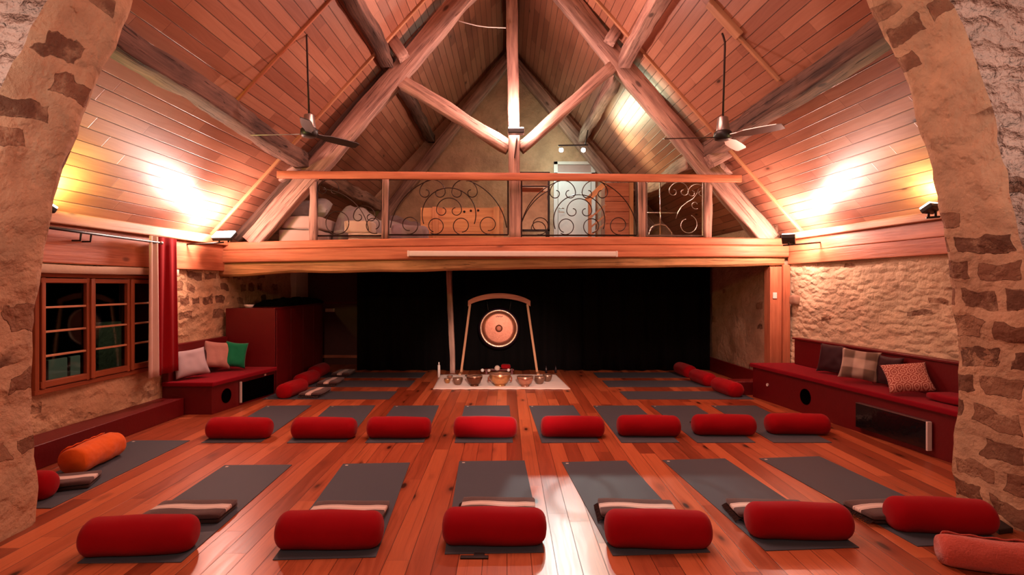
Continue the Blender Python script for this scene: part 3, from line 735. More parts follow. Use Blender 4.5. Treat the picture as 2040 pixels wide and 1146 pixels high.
# chrome rail behind the narrow pale panel
ch = thing('clothes_rail', P(1315, 474, 8.95), 'chrome clothes rail with a hooped foot between two railing posts', 'clothes rail')
tube('upright', [P(1315, 362, 8.95), P(1315, 474, 8.95)], .010, 'chrome', ch, 8)
tube('hoop', [P(x, y, 8.95) for x, y in ((1291, 475), (1292, 466), (1297, 455), (1304, 449), (1315, 447), (1326, 449), (1333, 457), (1338, 464), (1339, 475))], .011, 'chrome', ch, 8)
tube('crossbar', [P(1288, 424, 8.98), P(1352, 424, 8.98)], .011, 'steel', ch, 8)
# twin spotlight on the gable wall
sp = thing('hanging_spotlight', P(1140, 297, 11.85), 'pair of small bright spotlights shining above the white door', 'spotlight')
beam('bar', P(1112, 290, 11.9), P(1172, 289, 11.9), .03, .03, 'lamp_case', sp)
tube('hanger', [P(1166, 289, 11.9), Vector((1.70, 11.9, 4.93))], .012, 'lamp_case', sp, 8)
for px, mt in ((1118, 'lens_cool'), (1162, 'lens_warm')):
    q = P(px, 299, 11.84)
    mw = Matrix.Translation(q) @ (Vector((.4, 3.2, 0))-q).to_track_quat('Z', 'Y').to_matrix().to_4x4()
    lh = lathe('lamp_head', [(.02, -.12), (.038, -.10), (.045, -.02), (.052, .0), (.048, .003)], 'lamp_case', sp, 18, mw)
    lathe('bulb', [(.0, .022), (.03, .018), (.046, .006), (.046, 0)], mt, lh, 18, mw)
lamp('POINT', 'light_gable_cool', P(1108, 306, 12.3), None, 16, (.70, 1, .80), shadow_soft_size=.05)
lamp('SPOT', 'light_gable_warm', P(1166, 303, 11.6), P(1330, 290, 10.0), 130, (1, .92, .55), spot_size=math.radians(120), spot_blend=1.0, shadow_soft_size=.22)
lamp('SPOT', 'light_door_cool', P(1118, 306, 11.8), P(1135, 400, 13.1), 40, (.6, .95, 1), spot_size=math.radians(80), spot_blend=.9, shadow_soft_size=.05)
tag(tube('white_cable', [P(x, y, 8.5) for x, y in ((913, 41), (930, 46), (950, 51), (972, 54), (1008, 55.5))], .008, 'cable'), 'thin white cable slung from the rafter to the central post', 'cable')

# ------------------------------------------------------------------ floodlights
def flood(name, c, aim, label, size=(.16, .13, .055), beam_power=0, beam_col=(1, .6, .45), spot=140, arm=None, mat='lens_white', blend=.7, off=.06):
    t = thing(name, c, label, 'floodlight')
    R = (Vector(aim)-Vector(c)).to_track_quat('Z', 'Y').to_matrix().to_4x4(); mw = Matrix.Translation(Vector(c)) @ R
    bm = bmesh.new(); bm_box(bm, (-size[0]/2, -size[1]/2, -size[2]), (size[0]/2, size[1]/2, 0), .012); hs_ = from_bm('housing', bm, 'lamp_case', t, mw)
    bm = bmesh.new(); bm_box(bm, (-size[0]/2+.006, -size[1]/2+.006, 0.001), (size[0]/2-.006, size[1]/2-.006, .018), .006); from_bm('lens', bm, mat, hs_, mw)
    if arm:
        for k, a in enumerate(arm): tube('bracket', a, .011, 'black', t, 8)
    if spot > 175: l = lamp('POINT', 'light_'+name, mw @ Vector((0, 0, off+.03)), None, beam_power, beam_col, shadow_soft_size=.07)
    else: l = lamp('SPOT', 'light_'+name, mw @ Vector((0, 0, off)), aim, beam_power, beam_col, spot_size=math.radians(spot), spot_blend=blend, shadow_soft_size=.06)
    return t
c = P(446, 468, 7.8)
flood('floodlight', c, c+Vector((-.12, -.75, 1.0)), 'round-topped white glowing floodlight on a black arm beside the red curtain', size=(.30, .16, .05), beam_power=105, beam_col=(1, .57, .47), spot=178, blend=.25,
      arm=[[P(360, 487, 7.6), P(404, 486, 7.7), P(446, 483, 7.8)], [P(360, 487, 7.6), P(360, 503, 7.6)], [P(437, 483, 7.8), P(437, 472, 7.8)], [P(455, 483, 7.8), P(455, 472, 7.8)]])
c = P(1571, 473, 7.8)
flood('floodlight', c, c+Vector((.25, .45, 1.0)), 'square black floodlight with a bright rim at the loft beam end, long bench side', size=(.17, .17, .06), beam_power=105, beam_col=(1, .55, .45), spot=178, blend=.25,
      arm=[[P(1560, 489, 7.8), P(1600, 486, 7.8), P(1636, 483, 7.8)], [P(1636, 483, 7.8), P(1640, 485, 7.8), P(1641, 500, 7.8)], [P(1571, 488, 7.8), P(1571, 478, 7.8)]])
c = P(1853, 412, 5.7)
flood('floodlight', c, c+Vector((-.25, .55, 1.0)), 'slim black floodlight with a yellow glow beside the stone arch, long bench side', size=(.19, .12, .05), beam_power=40, beam_col=(1, .84, .32), spot=170, mat='lens_white', blend=.4,
      arm=[[P(1850, 414, 5.7), P(1850, 433, 5.7)], [P(1864, 414, 5.7), P(1864, 433, 5.7)], [P(1846, 434, 5.7), P(1872, 432, 5.7)]])
c = P(92, 410, 5.2)
flood('floodlight', c, c+Vector((.25, .55, 1.0)), 'yellow glowing floodlight on the window side, hidden behind the stone arch', size=(.19, .12, .05), beam_power=75, beam_col=(1, .88, .24), spot=170, blend=.4,
      arm=[[P(92, 410, 5.2), P(92, 431, 5.2)]])
c = P(1028, 258, 8.38)
flood('floodlight', c, c+Vector((0, .05, 1.0)), 'small black floodlight with a white lit rim fixed to the central roof post', size=(.24, .13, .07), beam_power=130, beam_col=(1, .60, .52), spot=178,
      arm=[[P(1020, 262, 8.38), P(1020, 268, 8.5)], [P(1036, 262, 8.38), P(1036, 268, 8.5)]])

# extra spots added near the floodlights to brighten the lower roof boards
lamp('SPOT', 'light_roof_fill', P(446, 460, 7.6), (-3.75, 5.2, 3.0), 140, (1, .70, .62), spot_size=math.radians(75), spot_blend=1.0, shadow_soft_size=.06)
lamp('SPOT', 'light_roof_fill', P(1571, 462, 7.6), (3.95, 5.2, 3.0), 115, (1, .66, .56), spot_size=math.radians(75), spot_blend=1.0, shadow_soft_size=.06)
# ------------------------------------------------------------------ ceiling fans
def fan(c, top, bend, ang, label, blade_mats):
    t = thing('ceiling_fan', c, label, 'ceiling fan'); c = Vector(c)
    rp = [c+Vector((0, 0, .12)), Vector((bend.x, bend.y, bend.z-.06)), bend, (bend+top)/2+Vector((0, 0, .01)), top]
    tube('drop_rod', rp, .012, 'iron', t, 8)
    mw = Matrix.Translation(c)
    lathe('motor_cover', [(.0, .20), (.045, .20), (.058, .19), (.075, .04), (.078, .0)], 'steel', t, 28, mw)
    lathe('motor', [(.06, -.07), (.085, -.06), (.10, -.02), (.098, .02), (.07, .045)], 'black', t, 28, mw)
    for a, m in zip(ang, blade_mats):
        dx = Vector((math.cos(a), math.sin(a), -.02)); n = Vector((-math.sin(a), math.cos(a), 0)); vs = []
        b1 = c+dx*.09; 
        for s, w in ((.10, .035), (.18, .04), (.26, .062), (.45, .066), (.62, .06), (.67, .045)):
            for e in (-1, 1): vs.append(c+dx*s+n*w*e+Vector((0, 0, -e*.3*w-.03)))
        fs = [(2*i, 2*i+1, 2*i+3, 2*i+2) for i in range(5)]
        o = raw('blade', vs, fs, m, t); md = o.modifiers.new('thickness', 'SOLIDIFY'); md.thickness = .008; md.offset = 0
    return t
fy = 6.65
fan(P(616, 262, fy), P(590, 72, fy), P(611, 64, fy), (math.radians(180), math.radians(50), math.radians(-74)), 'three-bladed ceiling fan on a long bent rod on the window side', ('steel', 'black', 'black'))
fy = 6.46
fan(P(1440, 268, fy), Vector((2.45, fy, 4.52)), P(1444, 84, fy), (math.radians(178), math.radians(-48), math.radians(50)), 'three-bladed ceiling fan on a straight rod on the long bench side', ('iron', 'steel', 'steel'))

# ------------------------------------------------------------------ window side
win = struct(thing('window_1', (XL(6.25), 6.25, WH0), None, None))
def wpt(y, h, dx=0.0): return Vector((XL(y)+dx, y, h))
def wbar(nm, y0, h0, y1, h1, w, t, dx=.0, parent=win, mat='winwood', bev=.008):
    return beam(nm, wpt(y0, h0, dx), wpt(y1, h1, dx), t, w, mat, parent, bev=bev, up=(1, 0, 0) if abs(h1-h0) > .1 else (0, 0, 1)) if abs(h1-h0) < .1 else beam(nm, wpt(y0, h0, dx), wpt(y1, h1, dx), w, t, mat, parent, bev=bev, up=(1, 0, 0))
wbar('window_frame', WY0, WH0+.025, WY1, WH0+.025, .05, .12, -.02); wbar('window_frame', WY0, WH1-.02, WY1, WH1-.02, .04, .12, -.02)
wbar('window_frame', WY0+.025, WH0, WY0+.025, WH1, .05, .12, -.02); wbar('window_frame', WY1-.025, WH0, WY1-.025, WH1, .05, .12, -.02)
M['glass'] = NT('night_window_glass')
tg = M['glass']; gl = tg.n('ShaderNodeBsdfGlossy', {'Roughness': .03, 'Color': (1, 1, 1)}); tr = tg.n('ShaderNodeBsdfTransparent'); fr = tg.n('ShaderNodeFresnel', {'IOR': 1.45})
mx = tg.n('ShaderNodeMixShader', {0: fr.outputs[0], 1: tr.outputs[0], 2: gl.outputs[0]}); tg.t.links.new(mx.outputs[0], tg.t.nodes['Material Output'].inputs[0]); M['glass'] = tg.m
cuts = [WY0+.045, 6.02, 6.61, WY1-.045]
for i in range(3):
    a, b = cuts[i]+.008, cuts[i+1]-.008; lo, hi = WH0+.05, WH1-.042
    cs = thing('casement', wpt((a+b)/2, lo), None, None); adopt(cs, win)
    for (y0, h0, y1, h1) in ((a, lo+.04, b, lo+.04), (a, hi-.03, b, hi-.03), (a+.03, lo, a+.03, hi), (b-.03, lo, b-.03, hi)):
        wbar('sash_bar', y0, h0, y1, h1, .065 if h0 == h1 and h0 < 1 else .048, .045, .03, cs)
    for k in range(1, 4):
        h = lo+.075+(hi-lo-.13)*k/4; wbar('muntin', a+.05, h, b-.05, h, .02, .03, .03, cs, 'trimwood', .004)
    raw('pane', [wpt(a+.05, lo+.06, .02), wpt(b-.05, lo+.06, .02), wpt(b-.05, hi-.05, .02), wpt(a+.05, hi-.05, .02)], [(0, 1, 2, 3)], 'glass', cs)
for y in cuts[1:3]: wbar('mullion', y, WH0+.06, y, WH1-.05, .05, .07, .035)
# outside the window: dark yard with a lit neighbouring building
M['yard'] = plain('yard_stone', (.34, .30, .20), .9, bumpd=.05, bscale=9, var=.9); M['yard_dark'] = plain('yard_dark', (.010, .009, .008), .9)
ob = tag(raw('neighbouring_wall', [(-8.6, 11.95, -.4), (-8.6, 12.65, -.4), (-8.6, 12.65, .85), (-8.6, 11.95, .85), (-8.9, 11.95, -.4), (-8.9, 12.65, -.4), (-8.9, 12.65, .85), (-8.9, 11.95, .85)],
    [(0, 1, 2, 3), (4, 5, 6, 7), (0, 4, 7, 3), (1, 5, 6, 2), (3, 2, 6, 7)], 'yard'), 'greenish lit stone wall seen through the middle window casement', 'wall')
ys_ = tag(raw('yard_ground', [(-14, 2, -.42), (-5.2, 2, -.42), (-5.2, 16, -.42), (-14, 16, -.42)], [(0, 1, 2, 3)], 'yard_dark', uvs=[(0, 0), (1, 0), (1, 1), (0, 1)]), None, None); struct(ys_)
for k, (yy, ww, lb) in enumerate(((10.92, .46, 'wider pale green door leaf seen low through the first window casement'), (11.36, .26, 'narrow pale green door leaf seen low through the first window casement'))):
    tag(box('outside_door', (-8.7, yy-ww/2, -.4), (-8.64, yy+ww/2, .24), M['white'], bev=.01), lb, 'door')
lamp('SPOT', 'light_yard', (-6.0, 11.2, 2.6), (-8.7, 11.7, .2), 26, (.80, 1, .62), spot_size=math.radians(70), spot_blend=.5, shadow_soft_size=.1)
# curtain rod, curtain
cr = thing('curtain_rod', wpt(6.2, 2.15, .12), 'black curtain rod over the window', 'curtain rod')
p0, p1 = wpt(4.3, 2.205, .20), wpt(6.88, 2.165, .20)
tube('rod', [p0, p1], .016, 'black', cr, 12)
lathe('finial', [(0, .05), (.022, .045), (.027, .02), (.022, .0), (.016, -.01)], 'steel', cr, 16, Matrix.Translation(p1) @ Matrix.Rotation(-PI/2, 4, 'X'))
for y in (5.75, 5.88): tube('bracket', [wpt(y, 2.18, .16), wpt(y, 2.10, .15), wpt(y, 2.10, .02)], .010, 'black', cr, 8)
ct = thing('window_curtain', wpt(6.95, .6, .12), 'dark red curtain with a cream lining gathered at the window end', 'curtain')
def curt(y0, y1, hb, dx, amp, k, y2=None):
    def fn(u, v):
        h = 2.235+(hb-2.235)*v; sp = 1+.25*v
        yy = y0+(y1-y0)*u; yc = (y0+y1)/2; yy = yc+(yy-yc)*sp
        return (XL(yy)+dx+amp*math.sin(u*PI*k)*(.5+.5*v), yy, h)
    return fn
grid('red_cloth', curt(6.86, 7.20, .56, .20, .022, 4), 48, 16, 'redcurt', ct, thick=.006)
grid('lining', curt(6.70, 6.85, .55, .20, .02, 3), 16, 16, 'cream', ct, thick=.006)
# low red ledge along the window wall
ld = struct(slab('baseboard_left', [(XL(4.0), 4.0), (-4.22, 4.0), (-4.10, 7.2), (XL(7.2), 7.2)], 0, .22, 'redboard', bev=.008))

# ------------------------------------------------------------------ left bench and tall red cupboard
lb = thing('bench', (-4.0, 7.9, 0), 'short dark red built-in bench under the window wall, with three cushions on it', 'bench')
fl0, fl1 = Vector((-3.76, 7.2)), Vector((-3.50, 8.58))
slab('base', [(XL(7.2), 7.23), (fl0.x, 7.23), (fl1.x-.02, 8.58), (XL(8.58), 8.58)], 0, .36, 'redboard', lb, .004)
slab('seat', [(XL(7.2)+.02, 7.18), (fl0.x+.04, 7.18), (fl1.x+.03, 8.58), (XL(8.58)+.02, 8.58)], .362, .42, 'redseat', lb, .018)
slab('backrest', [(XL(7.2)+.02, 7.2), (XL(7.2)+.10, 7.2), (XL(8.58)+.10, 8.58), (XL(8.58)+.02, 8.58)], .42, .88, 'redboard', lb, .01)
def on_front(a, b, u, h, out=.004):
    d = (b-a); p = a+d*u; n = Vector((d.y, -d.x)).normalized()
    if n.x < 0 if a.x < 0 else n.x > 0: n = -n
    return Vector((p.x+n.x*out, p.y+n.y*out, h)), n
def disc(nm, a, b, u, h, r, mat, parent, out=.003, asp=1.0):
    p, n = on_front(a, b, u, h, out); R = Vector((n.x, n.y, 0)).to_track_quat('Z', 'Y').to_matrix().to_4x4()
    return lathe(nm, [(0, .0), (r*.86, 0), (r*.9, .004), (r, .004), (r, -.01)], mat, parent, 32, Matrix.Translation(p) @ R @ Matrix.Diagonal((asp, 1, 1, 1)))
def fpanel(nm, a, b, u0, u1, h0, h1, mat, parent, out=.006, th=.012):
    p, n = on_front(a, b, u0, (h0+h1)/2, out); q, _ = on_front(a, b, u1, (h0+h1)/2, out)
    return beam(nm, p, q, th, h1-h0, mat, parent, bev=.003)
M['hole'] = plain('opening_shade', (.002, .001, .001), .9, spec=0)  # flat near-black stands in for the shade inside the openings
A2, B2 = Vector((fl0.x, 7.23)), Vector((fl1.x-.02, 8.58))
disc('vent_hole_shade', A2, B2, .20, .19, .095, 'hole', lb)
fpanel('heater_opening_shade', A2, B2, .42, .98, .03, .31, 'hole', lb)
pl, n_ = on_front(A2, B2, .40, .19, .02); 
beam('white_panel_edge', pl+Vector((0, 0, -.15)), pl+Vector((0, 0, .14)), .02, .03, 'white', lb, up=(1, 0, 0))
fpanel('switch', A2, B2, .80, .83, .325, .35, 'whitegl', lb, .012)
tc = thing('red_cupboard', (-3.9, 9.6, 0), 'tall dark red cupboard wall beside the stage', 'cupboard')
slab('carcass', [(XL(8.6)+.05, 8.61), (-3.52, 8.61), (-3.78, 11.6), (XL(11.6)+.03, 11.6)], 0, 1.30, 'redboard', tc, .006)
for k in range(4):
    y0 = 8.63+k*.74; x0 = -3.515-.26*(y0-8.61)/2.99; x1 = -3.515-.26*(y0+.71-8.61)/2.99
    beam('door', (x0+.008, y0, .66), (x1+.008, y0+.71, .66), .016, 1.22, 'redboard', tc, bev=.005)
heap('folded_cloth', -4.15, -3.72, 9.3, 11.5, 1.301, lambda u: .09, 'black_cloth', 'dark cloth bundled along the top of the red cupboard', 'cloth', 8)
bw = lathe('small_bowl', [(.035, 0), (.05, .005), (.075, .05), (.07, .05), (.045, .012), (0, .012)], 'white', None, 24, Matrix.Translation((-3.98, 8.75, 1.302))); tag(bw, 'small white bowl on the corner of the red cupboard', 'bowl')
pil = box('plaster_pier', (XL(11.4), 11.15, 1.32), (XL(11.4)+.12, 11.82, 2.05), M['white'], bev=.01); tag(pil, 'pale grey cloth hanging on the wall above the red cupboard', 'cloth'); pil.name = 'hanging_cloth'
sw = box('wall_switch', (-3.79, BY-.025, 1.10), (-3.60, BY-.0, 1.17), 'whitegl'); tag(sw, 'small pale switch plate on the brown panelling', 'switch')

# cushions on the left bench
def uvpat(name, kind):
    t = NT(name); x, y, z = t.sep(t.obj())
    if kind == 'check':
        a = t.step(t.M('PINGPONG', t.M('MULTIPLY', x, 9.0), 1.0), .40, .6); b = t.step(t.M('PINGPONG', t.M('MULTIPLY', y, 9.0), 1.0), .40, .6)
        c = t.mix(t.M('MULTIPLY', t.M('ADD', a, b), .5), (.62, .50, .40), (.16, .11, .08))
    elif kind == 'hex':
        # nested diamonds
        sx = t.M('ABSOLUTE', t.M('SUBTRACT', t.M('FRACT', t.M('MULTIPLY', x, 13.0)), .5)); sy = t.M('ABSOLUTE', t.M('SUBTRACT', t.M('FRACT', t.M('MULTIPLY', y, 11.0)), .5))
        d = t.M('MAXIMUM', t.M('ADD', t.M('MULTIPLY', sx, .6), sy), t.M('MULTIPLY', sx, 1.15))
        c = t.mix(t.step(t.M('PINGPONG', t.M('MULTIPLY', d, 7.0), 1.0), .4, .6), (.66, .36, .27), (.34, .07, .05))
    n = t.bump(t.noise(t.obj(), 300, 2), .0015)
    return t.done(c, .9, .15, n, Sheen_Weight=.2)
M['check'] = uvpat('beige_check', 'check'); M['hexa'] = uvpat('coral_diamonds', 'hex')
M['lilac'] = fabric('pale_lilac_cotton', (.50, .42, .44)); M['dusty'] = fabric('dusty_pink_linen', (.52, .27, .22), wave=.012); M['green'] = fabric('green_velvet', (.01, .22, .09), wave=.01); M['plum'] = fabric('dark_plum_leather', (.035, .006, .010), rough=.45)
def lean(c, yaw, tilt, roll=0.0):
    return Matrix.Rotation(yaw, 4, 'Z') @ Matrix.Rotation(tilt, 4, 'X') @ Matrix.Rotation(roll, 4, 'Z')
# faces of the cushions look towards +X from the left wall (yaw 90 deg) and lean back
def put_cush(px, py, dx, size, th, mat, label, yaw, tilt, roll, seed, y, hgt=.42, nm='cushion'):
    p = P(px, py, y)
    return cushion(nm, p, size, th, mat, label, 'cushion', lean(None, yaw, tilt, roll), seed=seed)
def seat_cush(px, pyb, H, size, th, mat, label, yaw, tilt, roll, seed, pull=.06):
    """rests on a seat of height H; (px, pyb) is the middle of its lower edge"""
    q = F(px, pyb, H+.01); v = Vector((q.x, q.y, 0)).normalized(); q -= v*pull; T, Y = math.radians(tilt), math.radians(yaw)
    half = size[1]/2*(abs(math.cos(roll))+abs(math.sin(roll)))*.93; R = lean(None, Y, T, roll)
    up = Matrix.Rotation(Y, 3, 'Z') @ Vector((0, math.cos(T), math.sin(T)))
    c = q+up*half+Vector((0, 0, th*.22)); return cushion('cushion', c, size, th, mat, label, 'cushion', R, seed=seed)
seat_cush(384, 749, .42, (.44, .38), .12, 'lilac', 'pale lilac cushion lying next to the red curtain', 50, 66, .08, 1, .26)
seat_cush(436, 738, .42, (.38, .40), .13, 'dusty', 'wrinkled dusty pink cushion in the middle of the short bench', 46, 72, -.16, 2, .14)
seat_cush(470, 737, .42, (.30, .38), .10, 'green', 'green cushion propped against the tall red cupboard', 30, 74, -.16, 3, .05)
seat_cush(410, 742, .42, (.34, .34), .07, 'plum', 'dark cushion tucked between the lilac and dusty pink ones', 84, 80, .0, 4, .06)

# ------------------------------------------------------------------ right bench
rb = thing('bench', (4.1, 6.6, 0), 'long dark red built-in bench on the side without a window', 'bench')
A3, B3 = Vector((3.64, 8.40)), Vector((4.22, 4.55))
def wr(y, o=.03): return XR(y)-o
slab('base', [(A3.x, A3.y), (B3.x, B3.y), (wr(4.55), 4.55), (wr(8.4), 8.4)], 0, .44, 'redboard', rb, .004)
slab('seat', [(A3.x-.04, A3.y+.03), (B3.x-.04, B3.y), (wr(4.55), 4.55), (wr(8.43), 8.43)], .442, .50, 'redseat', rb, .018)
slab('backrest', [(wr(8.36, .12), 8.30), (wr(4.55, .12), 4.55), (wr(4.55), 4.55), (wr(8.36), 8.30)], .50, .86, 'redboard', rb, .01)
slab('back_cap', [(wr(8.36, .14), 8.33), (wr(4.55, .14), 4.55), (wr(4.55, 0.02), 4.55), (wr(8.36, .02), 8.33)], .86, .885, 'redboard', rb, .006)
disc('vent_hole_shade', A3, B3, .30, .225, .10, 'hole', rb)
disc('knob', A3, B3, .095, .24, .022, 'whitegl', rb, .01)
ht = fpanel('heater', A3, B3, .535, .765, .07, .335, plain('black_gloss', (.010, .008, .009), .12, bumpd=.004, bscale=14), rb, .035, .05)
fpanel('heater_top_edge', A3, B3, .535, .765, .335, .342, 'steel', rb, .035, .055)
fpanel('heater_side_edge', A3, B3, .765, .770, .06, .338, 'white', rb, .04, .05)
seat_cush(1655, 742, .50, (.40, .38), .10, 'plum', 'near-black plum cushion at the far end of the long bench', -62, 74, .0, 5, .14)
seat_cush(1711, 762, .50, (.40, .37), .13, 'check', 'beige and brown checked cushion on the long bench', -36, 68, -.10, 6)
seat_cush(1764, 766, .50, (.36, .34), .07, 'plum', 'near-black plum cushion between the checked and the patterned one', -80, 78, .0, 7, .12)
seat_cush(1813, 787, .50, (.42, .36), .12, 'hexa', 'coral cushion with a nested diamond pattern on the long bench', -26, 48, .16, 8)
soft_box('seat_pad', (4.42, 5.35, .502), (.36, .75, .075), 'redseat', 'loose red seat pad at the arch end of the long bench', 'seat pad', .03, .01, rz=.12, seed=3)
# stage side: post, baseboard, step, switch
ps = thing('corner_post', (4.11, 8.62, 0), 'square varnished post under the loft beam end, with a small switch on it', 'post')
box('shaft', (3.98, 8.58, 0), (4.16, 8.78, 1.93), 'fascia', ps, .01); box('side_board', (4.165, 8.55, 0), (4.27, 8.60, 1.96), 'fascia', ps, .006)
q = P(1545, 589, 8.55); box('switch', (q.x-.03, 8.565, q.z-.045), (q.x+.03, 8.578, q.z+.045), 'whitegl', ps, .004)
struct(slab('baseboard_right', [(4.02, 8.8), (4.06, 8.8), (3.96, 11.5), (3.92, 11.5)], 0, .26, 'redboard', bev=.006))
st = slab('red_step', [(3.42, 8.52), (3.95, 8.52), (3.95, 8.80), (3.42, 8.80)], 0, .20, 'redboard', bev=.008); tag(st, 'low dark red box step at the end of the long bench', 'step')
stn = soft_box('corbel_stone', (4.36, 8.45, 1.36), (.26, .16, .14), plain('corbel_stone', (.34, .20, .13), .9, bumpd=.01, bscale=14), 'brown corbel stone sticking out of the wall beside the corner post', 'stone', .04, .03, seed=4)

# ------------------------------------------------------------------ stage curtain and leaning pole
CYD = 11.0
def scurt(x0, x1, ph):
    def fn(u, v):
        x = x0+(x1-x0)*u
        return (x, CYD+.05*math.sin(x*13+ph)+.025*math.sin(x*29+ph*2)+.02*v*math.sin(x*7), 2.05-2.04*v)
    return fn
for x0, x1, ph, lab in ((-2.90, -1.08, 0, 'black stage curtain panel to the window side of the leaning pole'), (-1.10, 1.5, 1.3, 'black stage curtain panel behind the gong'), (1.48, 3.93, 2.2, 'black stage curtain panel on the long bench side')):
    tag(grid('stage_curtain', scurt(x0, x1, ph), int((x1-x0)*30), 6, 'black_cloth', thick=.008, org=((x0+x1)/2, CYD, .01)), lab, 'curtain', 'black curtains closing the stage')
tag(tube('curtain_rail', [(-2.95, CYD, 2.052), (3.96, CYD, 2.052)], .012, 'black'), 'black rail holding the stage curtains under the loft', 'curtain rail')
tag(beam('wooden_pole', P(902, 743, 10.72)*1.0, P(895, 535, 10.72), .10, .10, 'old_pale', rough=.02, seed=41, up=(0, 1, 0)), 'slightly leaning bare wooden pole in front of the black curtain', 'pole')

# ------------------------------------------------------------------ gong and its stand
GD = 10.62
gs = thing('gong_stand', (-.14, GD, 0), 'arched wooden gong stand behind the white cloth', 'gong stand')
for s, (xt, xb) in ((-1, (936.5, 918.5)), (1, (1050.5, 1070.5))):
    b0 = F(xb, 744.6); b0 = Vector(((xb-CX)*GD/FPX, GD, 0)); beam('leg', b0, P(xt, 606, GD), .045, .05, 'trimwood', gs, up=(0, 1, 0))
    beam('foot', (b0.x, GD-.28, .02), (b0.x, GD+.28, .02), .05, .04, 'trimwood', gs)
vs, fs = [], []; N = 24
for i in range(N+1):
    t = i/N; px = 932.5+(1056.5-932.5)*t; py = 602.5-13*(1-(2*t-1)**2)-(0 if 0 < i < N else -0)
    a = P(px, py-5.2+abs(2*t-1)**8*2, GD); b = P(px, py+5.0+abs(2*t-1)**14*3, GD)
    vs += [(a.x, GD-.03, a.z), (b.x, GD-.03, b.z), (b.x, GD+.03, b.z), (a.x, GD+.03, a.z)]
for i in range(N):
    for k in range(4): fs.append((i*4+k, i*4+(k+1) % 4, i*4+4+(k+1) % 4, i*4+4+k))
fs += [(3, 2, 1, 0), tuple(N*4+k for k in range(4))]
raw('arched_bar', vs, fs, 'fascia', gs)
def brass(name, col, rough, sc=30):
    t = NT(name); o = t.obj(); x, y, z = t.sep(o)
    nz = t.noise(o, sc, 3); c = t.mix(nz, col, tuple(v*.55 for v in col))
    return t.done(c, rough, .5, t.bump(t.noise(o, sc*1.5, 2), .0015), .85)
M['gong_face'] = brass('gong_bronze', (.50, .19, .12), .42, 40); M['gong_ring'] = brass('gong_bright_ring', (.92, .62, .45), .30); M['gong_rim'] = brass('gong_dark_rim', (.035, .018, .035), .4)
M['gong_dark'] = brass('gong_centre', (.36, .12, .07), .5)
gc = P(994, 654.3, GD-.02)
gg = thing('gong', gc, 'round bronze gong with a bright ring and dark rim hanging in the stand', 'gong')
gm = Matrix.Translation(gc) @ Matrix.Rotation(PI/2, 4, 'X')
lathe('rim', [(.0, -.03), (.36, -.03), (.395, -.02), (.395, .0), (.375, .02), (.352, .03)], 'gong_rim', gg, 64, gm)
lathe('ring', [(.352, .0), (.352, .032), (.340, .042), (.328, .036), (.318, .030)], 'gong_ring', gg, 64, gm)
lathe('face', [(.319, .02), (.318, .030), (.25, .034), (.10, .040), (.06, .041)], 'gong_face', gg, 64, gm)
lathe('centre_boss', [(.075, .037), (.075, .0405), (.03, .0425), (0, .043)], 'gong_dark', gg, 40, gm)
# dark lettering on the upper face
for k in range(6):
    a = gc+Vector((-.055+k*.022, -.037, .222)); beam('maker_mark', a, a+Vector((.014, 0, .008 if k % 2 else -.006)), .003, .016, 'gong_rim', gg, bev=0)
for s in (-1, 1): tube('cord', [gc+Vector((s*.20, -.01, .33)), P(994+s*24, 600, GD-.02)], .006, 'black', gg, 6)

# ------------------------------------------------------------------ white cloth and instruments
def cloth_fn(u, v):
    a = F(862.5, 776.7); b = F(1136.5, 776.7); c = F(1106.5, 747.3); dd = F(878.5, 747.6)
    p = (a*(1-u)+b*u)*(1-v)+(dd*(1-u)+c*u)*v; e = min(u, 1-u, v, 1-v)
    return Vector((p.x, p.y+(.012*math.sin(u*70) if v < .01 else 0), .010+.004*noise.noise(p*5)+.003*(e > .02)))
M['whitecloth'] = fabric('white_cloth', (.86, .72, .62), bumpd=.003)
tag(grid('floor_cloth', cloth_fn, 70, 30, 'whitecloth', org=(-.1, 9.6, .01), thick=.006), 'white scalloped cloth laid on the floor in front of the gong', 'cloth')
CH = .019
def bowl(px, pyb, r, h, mat, label, feet=False, handles=False, seed=0):
    p = F(px, pyb, CH); p.z = CH; p.y += r*.6
    t = thing('singing_bowl', p, label, 'singing bowl', None)
    mw = Matrix.Translation(p); prof = [(0, .004), (r*.45, .0), (r*.55, .004), (r*.82, h*.35), (r*.98, h*.75), (r, h*.97), (r*.97, h), (r*.93, h*.97), (r*.9, h*.7), (r*.74, h*.35), (r*.4, h*.10), (0, h*.08)]
    if feet:
        mw = Matrix.Translation(p+Vector((0, 0, .022)))
        lathe('foot_ring', [(r*.35, 0), (r*.52, 0), (r*.46, .024), (r*.36, .024)], mat, t, 32, Matrix.Translation(p))
    lathe('shell', prof, mat, t, 40, mw)
    lathe('rim', [(r*.93, h*.955), (r*.95, h*1.0), (r*1.0, h*1.0), (r*1.015, h*.96), (r*1.0, h*.92)], 'gong_ring', t, 40, mw)
    if handles:
        for s in (-1, 1): tube('handle', [p+Vector((s*r*.95, 0, h*.85)), p+Vector((s*r*1.06, 0, h*.7)), p+Vector((s*r*1.04, 0, h*.4)), p+Vector((s*r*.9, 0, h*.45))], .012, 'gong_dark', t, 8)
    return t
M['brass'] = brass('bowl_brass', (.82, .45, .20), .28); M['brass_dark'] = brass('bowl_dark', (.22, .09, .05), .3); M['copper'] = brass('bowl_copper', (.66, .34, .24), .3); M['grey_bronze'] = brass('bowl_grey', (.42, .27, .20), .35)
bowl(891, 764, .055, .075, 'brass', 'smallest copper-coloured bowl at the candle end of the cloth')
bowl(911.5, 767.5, .085, .11, 'grey_bronze', 'small brown bowl second from the candle end of the cloth')
bowl(944.5, 770.5, .132, .145, 'brass_dark', 'dark bowl with a shiny inside, between the small bowls and the largest one', True)
